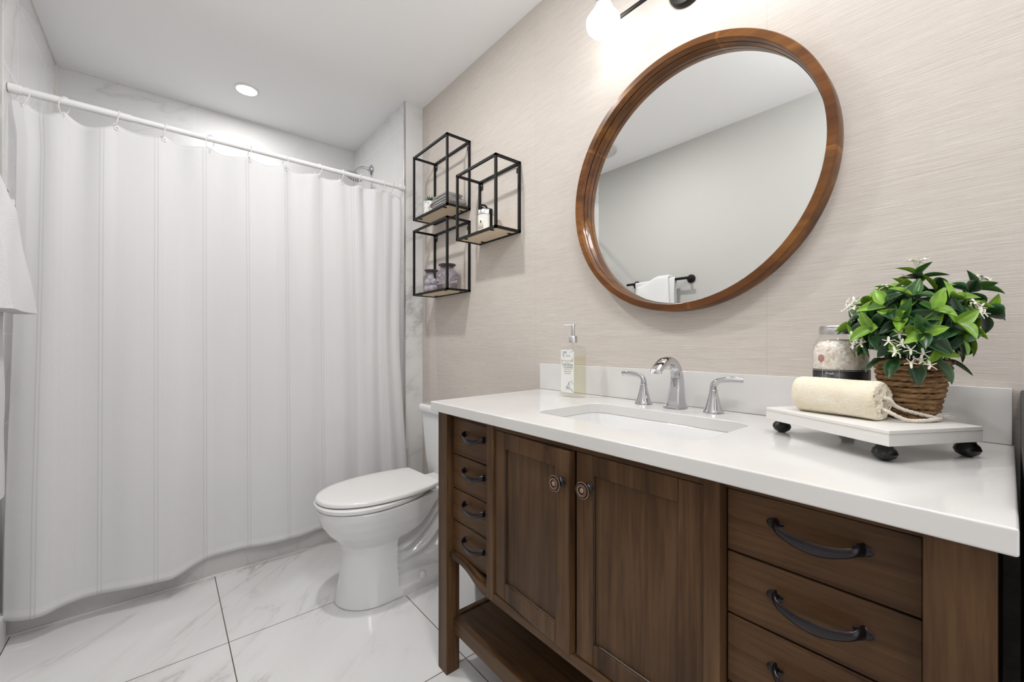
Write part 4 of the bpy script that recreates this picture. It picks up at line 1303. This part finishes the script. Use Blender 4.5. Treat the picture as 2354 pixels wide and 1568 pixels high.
def flower_cluster(c, nrm, n, spread, seed):
    random.seed(seed); bm = bmesh.new(); nrm = Vector(nrm).normalized(); sx_ = nrm.orthogonal().normalized(); sy_ = nrm.cross(sx_); c = Vector(c)
    for i in range(n):
        a = 2 * PI * i / max(1, n - 1); rr_ = spread * (0 if i == 0 else random.uniform(.75, 1.1))
        p = c + (sx_ * math.cos(a) + sy_ * math.sin(a)) * rr_ + nrm * random.uniform(0, .004)
        tube(bm, smoothpath([c - nrm * .014, (c + p) / 2 - nrm * .003, p], 4), .0006, 4)
        fn = (nrm + Vector((random.uniform(-.45, .45), random.uniform(-.45, .45), random.uniform(-.3, .45)))).normalized(); fx = fn.orthogonal().normalized(); fy = fn.cross(fx); ph = random.uniform(0, 6)
        for k in range(5):
            b = ph + 2 * PI * k / 5; d = fx * math.cos(b) + fy * math.sin(b)
            L_ = .0098 * random.uniform(.85, 1.1)
            tube(bm, [p, p + d * L_ * .35 + fn * .0006, p + d * L_ * .8 + fn * .0010, p + d * L_ + fn * .0002], [(.0008, .0013), (.0007, .0021), (.0007, .0019), (.0005, .0009)], 6)
        ball(bm, p + fn * .0006, .0011, 6, 4)
    build('flower_cluster', bm, M['petal'], pl, smooth=60)


for i, (c, nr, n, sp_) in enumerate((((1.010, .195, 1.135), (-.6, .5, .5), 5, .014), ((.965, .118, 1.062), (-1, -.2, .3), 6, .017), ((1.050, .035, 1.120), (-.3, -.8, .5), 6, .013),
                                    ((1.055, .108, 1.212), (-.2, -.1, .9), 5, .012), ((.995, .182, 1.070), (-.7, .6, .2), 5, .015), ((.975, .095, 1.035), (-.8, -.5, .0), 4, .014),
                                    ((1.10, .030, 1.175), (-.1, -.6, .8), 4, .012), ((1.02, .150, 1.165), (-.5, .3, .8), 3, .01), ((1.0, .13, 1.11), (-.9, .1, .5), 3, .012))):
    flower_cluster(c, nr, n, sp_, 40 + i)

# ------------------------------------------------------------------ wall shelves
def wall_shelf(y0, y1, z0, z1, x0, label):
    t = thing('wall_shelf', label, 'shelf', (XR, (y0 + y1) / 2, z0), 0, 'black wire box shelves on the wallpaper')
    r = .0053; x1 = XR - .0062; bm = bmesh.new()
    def bar(a, b):
        lo_ = [min(a[i], b[i]) - r for i in range(3)]; hi = [max(a[i], b[i]) + r for i in range(3)]
        box(bm, lo_[0], hi[0], lo_[1], hi[1], lo_[2], hi[2])
    for y in (y0, y1):
        for z in (z0, z1): bar((x0, y, z), (x1, y, z))
        for x in (x0, x1): bar((x, y, z0), (x, y, z1))
    for x in (x0, x1):
        for z in (z0, z1): bar((x, y0, z), (x, y1, z))
    for y, s_ in ((y0, 1), (y1, -1)):
        for i, f in enumerate((.18,)):
            pass
    build('frame', bm, M['black'], t)
    for y in (y0 + .05, y1 - .05):
        for x, s_ in ((x0, 1), (x1, -1)): build('support_tab', bx(min(x, x + s_ * .026), max(x, x + s_ * .026), y - .005, y + .005, z0 - .0046, z0 - .0014), M['black'], t)
    build('board', bx(x0 + .005, x1 - .005, y0 + .005, y1 - .005, z0 - .001, z0 + .007), M['birch'], t)
    for y, s_ in ((y0, 1), (y1, -1)):
        bm = bmesh.new()
        box(bm, x1 + .001, x1 + .004, min(y + s_ * .005, y + s_ * .022), max(y + s_ * .005, y + s_ * .022), z1 - .04, z1 - .004)
        o = build('hanging_tab', bm, M['black'], t)
        bm = bmesh.new(); lathe(bm, [(0, .0), (.005, .0), (.0045, .002), (0, .0025)], 12, T(x1 + .001, y + s_ * .014, z1 - .016) @ RY(-PI / 2))
        build('screw', bm, M['chrome'], o)
    return z0 + .007


sA = wall_shelf(1.838, 2.205, 1.775, 2.132, 1.104, 'black wire box shelf holding the succulent and grey towels, upper left')
sB = wall_shelf(1.432, 1.742, 1.572, 1.885, 1.104, 'black wire box shelf holding the white candle, furthest right')
sC = wall_shelf(1.838, 2.205, 1.341, 1.708, 1.104, 'black wire box shelf holding two smoky jars, lowest of the three')

# succulent in white pot
c = Vector((1.165, 2.125, 0)); t = thing('succulent', 'tiny succulent in a white marbled pot on the upper wire shelf', 'plant', (c.x, c.y, sA))
m = mat('white_marbled_pot', (.74, .73, .72), .3); g = N(m)
nr_ = g.math('ABSOLUTE', g.math('SUBTRACT', g.noise(g.coord((1, 1, .7)), 22, 4, .6, 1.2), .5)); g.color(g.ramp(nr_, [(0, (.2, .2, .2)), (.02, (.6, .6, .6)), (.05, (.76, .75, .74))]))
bm = bmesh.new(); lathe(bm, [(0, .001), (.034, .001), (.037, .006), (.040, .085), (.036, .085), (.035, .07), (0, .07)], 36, T(c.x, c.y, sA)); build('pot', bm, m, t)
bm = bmesh.new(); cl2 = bm.loops.layers.float_color.new('Col')
random.seed(5)


def spike(bm, base, d, L_, r, col, bend):
    pts = smoothpath([base, base + d * L_ * .5 + Vector((0, 0, bend * .4)), base + d * L_ + Vector((0, 0, bend))], 4); n = len(pts); n0 = len(bm.faces)
    tube(bm, pts, [(r * max(.08, math.sin(PI * (.25 + .75 * i / (n - 1)))) * .45, r * max(.08, math.sin(PI * (.25 + .75 * i / (n - 1))))) for i in range(n)], 8)
    bm.faces.ensure_lookup_table()
    for f in bm.faces[n0:]:
        for lp_ in f.loops: lp_[cl2] = (*col, 1)


for i in range(26):
    a = i * 2.4; el = .25 + 1.1 * (i / 26); d = Vector((math.cos(a) * math.cos(el), math.sin(a) * math.cos(el), math.sin(el)))
    spike(bm, Vector((c.x, c.y, sA + .078)), d, random.uniform(.036, .052), .007, random.choice(((.015, .06, .035), (.03, .10, .05), (.05, .14, .06))), .004)
for i in range(14):
    a = -2.0 + random.uniform(-1, 1) * .6; cc_ = Vector((c.x + .01, c.y - .028, sA + .085)); d = Vector((random.uniform(-1, 1), random.uniform(-1, 1), random.uniform(.2, 1))).normalized()
    spike(bm, cc_, d, .013, .005, (.22, .36, .03), .001)
m = mat('succulent_leaf', (.1, .2, .05), .4); g = N(m); at_ = g.n('ShaderNodeAttribute', attribute_name='Col'); g.color(at_.outputs['Color'])
build('leaves', bm, m, t, smooth=80)


# folded grey wash cloths
def folded(name, label, cx, cy, z0, wx, wy, layers, th, seed, droop=0.0):
    random.seed(seed); t = thing(name, label, 'towel', (cx, cy, z0), 0, 'grey wash cloths on the upper wire shelf')
    bm = bmesh.new()
    # one sheet, folded back and forth in the y-z plane, swept along x
    prof = []; r = th * .5
    for k in range(layers):
        z = z0 + th * (k + .5) + .0006
        ys = [cy - wy / 2 + wy * i / 14 for i in range(15)]
        if k % 2: ys.reverse()
        for y in ys: prof.append(Vector((0, y, z)))
        if k < layers - 1:
            s_ = 1 if k % 2 == 0 else -1
            for q in range(1, 5):
                a = -PI / 2 + PI * q / 5; prof.append(Vector((0, cy + s_ * (wy / 2 + r * math.cos(a)), z + r + r * math.sin(a))))
    NXs = 24; loopsA = []
    fr_ = frames(prof)
    for i in range(NXs + 1):
        s = i / NXs; x = cx - wx / 2 + wx * s; lp1, lp2 = [], []
        tt = th * .46 * (1 - .5 * (1 - sstep(0, .08, min(s, 1 - s))))
        for p, (tg, u, v) in zip(prof, fr_):
            nv_ = Vector((0, -tg.z, tg.y)); wob = noise.noise(Vector((x * 30, p.y * 30, p.z * 60 + seed))) * .0022
            dr = droop * sstep(.25, .5, (p.y - cy) / wy) ** 1 * (-1)
            lp1.append(Vector((x, p.y, p.z + wob + dr * (p.z - z0) / (layers * th))) + nv_ * tt); lp2.append(Vector((x, p.y, p.z + wob + dr * (p.z - z0) / (layers * th))) - nv_ * tt)
        loopsA.append(lp1 + list(reversed(lp2)))
    loft(bm, loopsA, True, True)
    build('cloth', bm, M['grey_terry'], t, smooth=70)


folded('wash_cloth', 'folded grey wash cloth at the bottom of the pair on the wire shelf', 1.172, 1.935, sA, .115, .150, 3, .0128, 4, droop=.012)
folded('wash_cloth', 'folded grey wash cloth on top of the pair on the wire shelf', 1.168, 1.955, sA + .0395, .105, .165, 2, .0165, 8, droop=.045)

# candle jar
c = Vector((1.168, 1.592, 0)); t = thing('candle_jar', 'white candle jar with silver lid and black ribbon on the wire shelf', 'candle', (c.x, c.y, sB))
bm = bmesh.new(); lathe(bm, [(0, .001), (.032, .001), (.036, .005), (.0385, .088), (0, .088)], 36, T(c.x, c.y, sB)); build('jar', bm, mat('white_ceramic', (.76, .75, .72), .25), t)
bm = bmesh.new(); lathe(bm, [(.0395, .0885), (.0405, .0885), (.0405, .108), (.0385, .111), (0, .111)], 36, T(c.x, c.y, sB)); build('lid', bm, M['steel'], t)
bm = bmesh.new(); zt = sB + .112
box(bm, c.x - .042, c.x + .042, c.y - .019, c.y - .005, zt, zt + .0008)
pa = []
for s_ in (-1, 1):
    pts = [Vector((c.x, c.y - .012, zt + .002)), Vector((c.x + s_ * .012, c.y - .004 + s_ * .01, zt + .016)), Vector((c.x + s_ * .028, c.y + .006 + s_ * .012, zt + .02)), Vector((c.x + s_ * .03, c.y - .006, zt + .008)), Vector((c.x + s_ * .004, c.y - .012, zt + .002))]
    tube(bm, smoothpath(pts, 6), (.0008 if False else .0045), 6)
for yy_ in (-1,):
    box(bm, c.x - .0075, c.x + .0075, c.y - .0425, c.y - .0410, sB + .002, zt)
tube(bm, smoothpath([(c.x - .005, c.y - .041, zt - .004), (c.x - .008, c.y - .052, zt - .012), (c.x - .004, c.y - .054, zt - .03)], 4), [(.0008, .004)] * 9, 6)
build('ribbon', bm, M['black'], t)
bm = bmesh.new(); LBc = Vector((c.x, c.y, 0)); rings = []
for z in (sB + .02, sB + .078): rings.append([bm.verts.new((c.x + .0378 * math.cos(math.radians(a)), c.y + .0378 * math.sin(math.radians(a)), z)) for a in range(165, 216, 5)])
grid_faces(bm, rings); o = build('label', bm, mat('cream_label', (.72, .69, .62), .6), t, smooth=180); o.modifiers.new('th', 'SOLIDIFY').thickness = .0012
a = math.radians(195); bm = bmesh.new(); P0 = Vector((c.x + .0392 * math.cos(a), c.y + .0392 * math.sin(a), sB + .052)); tgv = Vector((-math.sin(a), math.cos(a), 0))
for q in (.0, .006): 
    pass
vsq = [P0 + tgv * dx + Vector((0, 0, dz)) for dx, dz in ((-.003, -.006), (.003, -.006), (.003, .006), (-.003, .006))]; bm.faces.new([bm.verts.new(p) for p in vsq])
build('black_mark', bm, M['black'], t)


# smoky jars
def smoke_jar(c, R, H, z, label, fill, seed):
    random.seed(seed); t = thing('apothecary_jar', label, 'jar', (c[0], c[1], z), 0, 'smoky lilac glass jars on the lowest wire shelf'); J = T(c[0], c[1], z)
    bm = bmesh.new(); lathe(bm, [(0, .001), (R * .92, .001), (R, .006), (R, H * .66), (R * .93, H * .72), (R * .72, H * .77), (R * .70, H * .80), (R * .74, H * .90)], 40, J, cap=False)
    build('glass_body', bm, M['smoke_glass'], t, smooth=60)
    bm = bmesh.new(); lathe(bm, [(R * .60, H * .86), (R * .64, H * .905), (R * .84, H * .93), (R * .87, H * .96), (R * .84, H * .985), (R * .5, H), (0, H)], 40, J)
    build('stopper', bm, mat('dark_smoky_glass', (.07, .055, .07), .08) if 'sl' not in M else M['sl'], t, smooth=60)
    bm = bmesh.new()
    if fill == 'balls':
        for k, (x, y, zz) in enumerate(((-.4, .3, .2), (.4, .25, .2), (-.2, -.45, .2), (.3, -.3, .26), (-.4, .1, .48), (.25, .3, .52), (.1, -.4, .50), (.45, -.1, .46), (-.15, -.2, .64))):
            ball(bm, (c[0] + x * R, c[1] + y * R, z + zz * H), R * .40, 14, 10)
            if k % 3 == 0: pass
        build('cotton_balls', bm, M['terry'], t, smooth=180)
    else:
        for k in range(70):
            a = random.uniform(0, 2 * PI); b = random.uniform(-.15, 1.35); p = Vector((c[0], c[1], z + H * .27)); d = Vector((math.cos(a) * math.cos(b), math.sin(a) * math.cos(b), math.sin(b)))
            L_ = min(R * .92 / max(.2, math.hypot(d.x, d.y)), H * .42); q = p + d * L_; q.z = max(q.z, z + .006)
            tube(bm, [p, q], .0013, 5); ball(bm, q, .0032, 7, 5, (1, 1, 1.3))
        build('cotton_swabs', bm, M['white_plastic'], t, smooth=60)['kind'] = 'stuff'


M['sl'] = mat('dark_smoky_glass', (.055, .048, .058), .08)
smoke_jar((1.170, 2.122), .046, .135, sC, 'smoky glass jar of cotton balls, nearest the tiled wall', 'balls', 1)
smoke_jar((1.168, 1.945), .055, .142, sC, 'smoky glass jar of white cotton swabs, larger one behind the front bar', 'swabs', 2)

# ------------------------------------------------------------------ round mirror
MY, MZ, MR, XFm = .655, 1.5635, .4016, 1.194
mi_ = thing('round_mirror', 'large round mirror in a deep honey brown wooden frame', 'mirror', (XR, MY, MZ))
bm = bmesh.new(); cl3 = bm.loops.layers.float_color.new('tint')
pr_ = [(.4016, XR - .0005), (.4016, XFm + .003), (.3995, XFm), (.3812, XFm), (.3796, XFm + .002), (.3785, 1.2165), (.3800, 1.2175), (.3800, 1.2188), (.3780, 1.2198), (.3745, 1.241), (.3745, XR - .0005)]
NS = 256; R_ = []
for i in range(NS):
    th = 2 * PI * i / NS; R_.append([bm.verts.new((x, MY + r * math.cos(th), MZ + r * math.sin(th))) for r, x in pr_])
random.seed(14); cuts = [0, .55, 1.15, 1.9, 2.55, 3.25, 3.95, 4.6, 5.3, 5.85, 6.29]; tin = [random.uniform(.65, 1.35) for _ in cuts]
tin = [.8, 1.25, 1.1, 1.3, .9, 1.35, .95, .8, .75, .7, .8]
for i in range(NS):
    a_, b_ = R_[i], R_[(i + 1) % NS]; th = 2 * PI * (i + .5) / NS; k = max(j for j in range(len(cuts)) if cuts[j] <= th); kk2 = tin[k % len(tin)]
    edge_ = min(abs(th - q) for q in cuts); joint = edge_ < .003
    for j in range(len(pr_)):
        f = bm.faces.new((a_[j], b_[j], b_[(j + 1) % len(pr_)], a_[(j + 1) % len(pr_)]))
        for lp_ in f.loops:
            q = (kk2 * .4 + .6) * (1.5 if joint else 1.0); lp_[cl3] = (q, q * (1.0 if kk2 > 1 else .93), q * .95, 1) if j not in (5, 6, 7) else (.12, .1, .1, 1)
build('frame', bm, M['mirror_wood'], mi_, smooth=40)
bm = bmesh.new(); lathe(bm, [(0, 0), (.3744, 0), (.3744, .002), (0, .002)], 160, T(1.2385, MY, MZ) @ RY(PI / 2)); build('glass', bm, M['mirror'], mi_, smooth=30)

# ------------------------------------------------------------------ vanity light above the mirror (mostly above the frame of view)
vl = thing('vanity_light', 'black bar wall light with lit bulbs above the round mirror', 'wall light', (XR, .635, 2.17))
bm = bmesh.new(); lathe(bm, [(.062, 0), (.062, .010), (.056, .018), (.02, .022), (0, .022)], 40, T(XR - .0005, .635, 2.170) @ RY(-PI / 2)); build('wall_canopy', bm, M['black'], vl)
bm = bmesh.new(); tube(bm, [(XR - .02, .635, 2.175), (1.19, .635, 2.175)], .009, 14); tube(bm, [(1.19, .36, 2.175), (1.19, .91, 2.175)], .0065, 14); build('cross_bar', bm, M['black'], vl)
for y in (.883, .635, .387):
    bm = bmesh.new(); tube(bm, smoothpath([(1.19, y, 2.175), (1.165, y, 2.2), (1.146, y, 2.235), (1.14, y, 2.262)], 5), .006, 10); lathe(bm, [(.024, 2.238), (.026, 2.252), (.024, 2.27), (0, 2.272)], 24, T(1.14, y, 0))
    so = build('socket', bm, M['black'], vl)
    bm = bmesh.new(); lathe(bm, [(.0295, 2.190), (.0295, 2.262)], 32, T(1.14, y, 0), cap=False); build('glass_shade', bm, M['glass'], so)
    bm = bmesh.new(); lathe(bm, [(.014, 2.24), (.016, 2.225), (.028, 2.212), (.0335, 2.198), (.0355, 2.180)], 36, T(1.14, y, 0), cap=True); bu = build('bulb_body', bm, mat('bulb_grey_white', (.62, .61, .64), .4) if 'bb' not in M else M['bb'], vl, smooth=60)
    bm = bmesh.new(); lathe(bm, [(.0355, 2.180), (.047, 2.173), (.0555, 2.160), (.0565, 2.148), (.053, 2.133), (.042, 2.120), (.024, 2.1125), (0, 2.110)], 40, T(1.14, y, 0), cap=False); build('bulb_dome', bm, M['bulb_glow'], vl, smooth=180)

cg = thing('fill_globe', 'added glowing fill globe under the ceiling in front of the vanity', 'ceiling light', (.28, .22, ZC))  # out-of-view globe added as fill to brighten ceiling and walls
bm = bmesh.new(); lathe(bm, [(.10, 0), (.10, -.018), (.05, -.03), (.045, -.05)], 40, T(.28, .22, ZC - .0005)); build('canopy', bm, M['black'], cg)
bm = bmesh.new(); lathe(bm, [(.045, -.0485), (.09, -.075), (.13, -.13), (.135, -.17), (.11, -.22), (.06, -.25), (0, -.26)], 40, T(.28, .22, ZC), cap=False); build('globe_shade', bm, emitter('fill_globe_glow', (1, 1, 1), 10.0), cg, smooth=180)

# ------------------------------------------------------------------ plain dark box past the right end of the vanity
dc = thing('side_box', 'plain charcoal box past the right end of the counter', 'cabinet', (1.0, -.17, 0))
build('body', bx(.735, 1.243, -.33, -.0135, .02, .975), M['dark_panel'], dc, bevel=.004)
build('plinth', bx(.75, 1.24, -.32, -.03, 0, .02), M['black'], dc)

for o in sc.objects:
    if o.type == 'MESH' and not o.parent and 'kind' not in o and 'label' not in o: print('UNLABELLED', o.name)
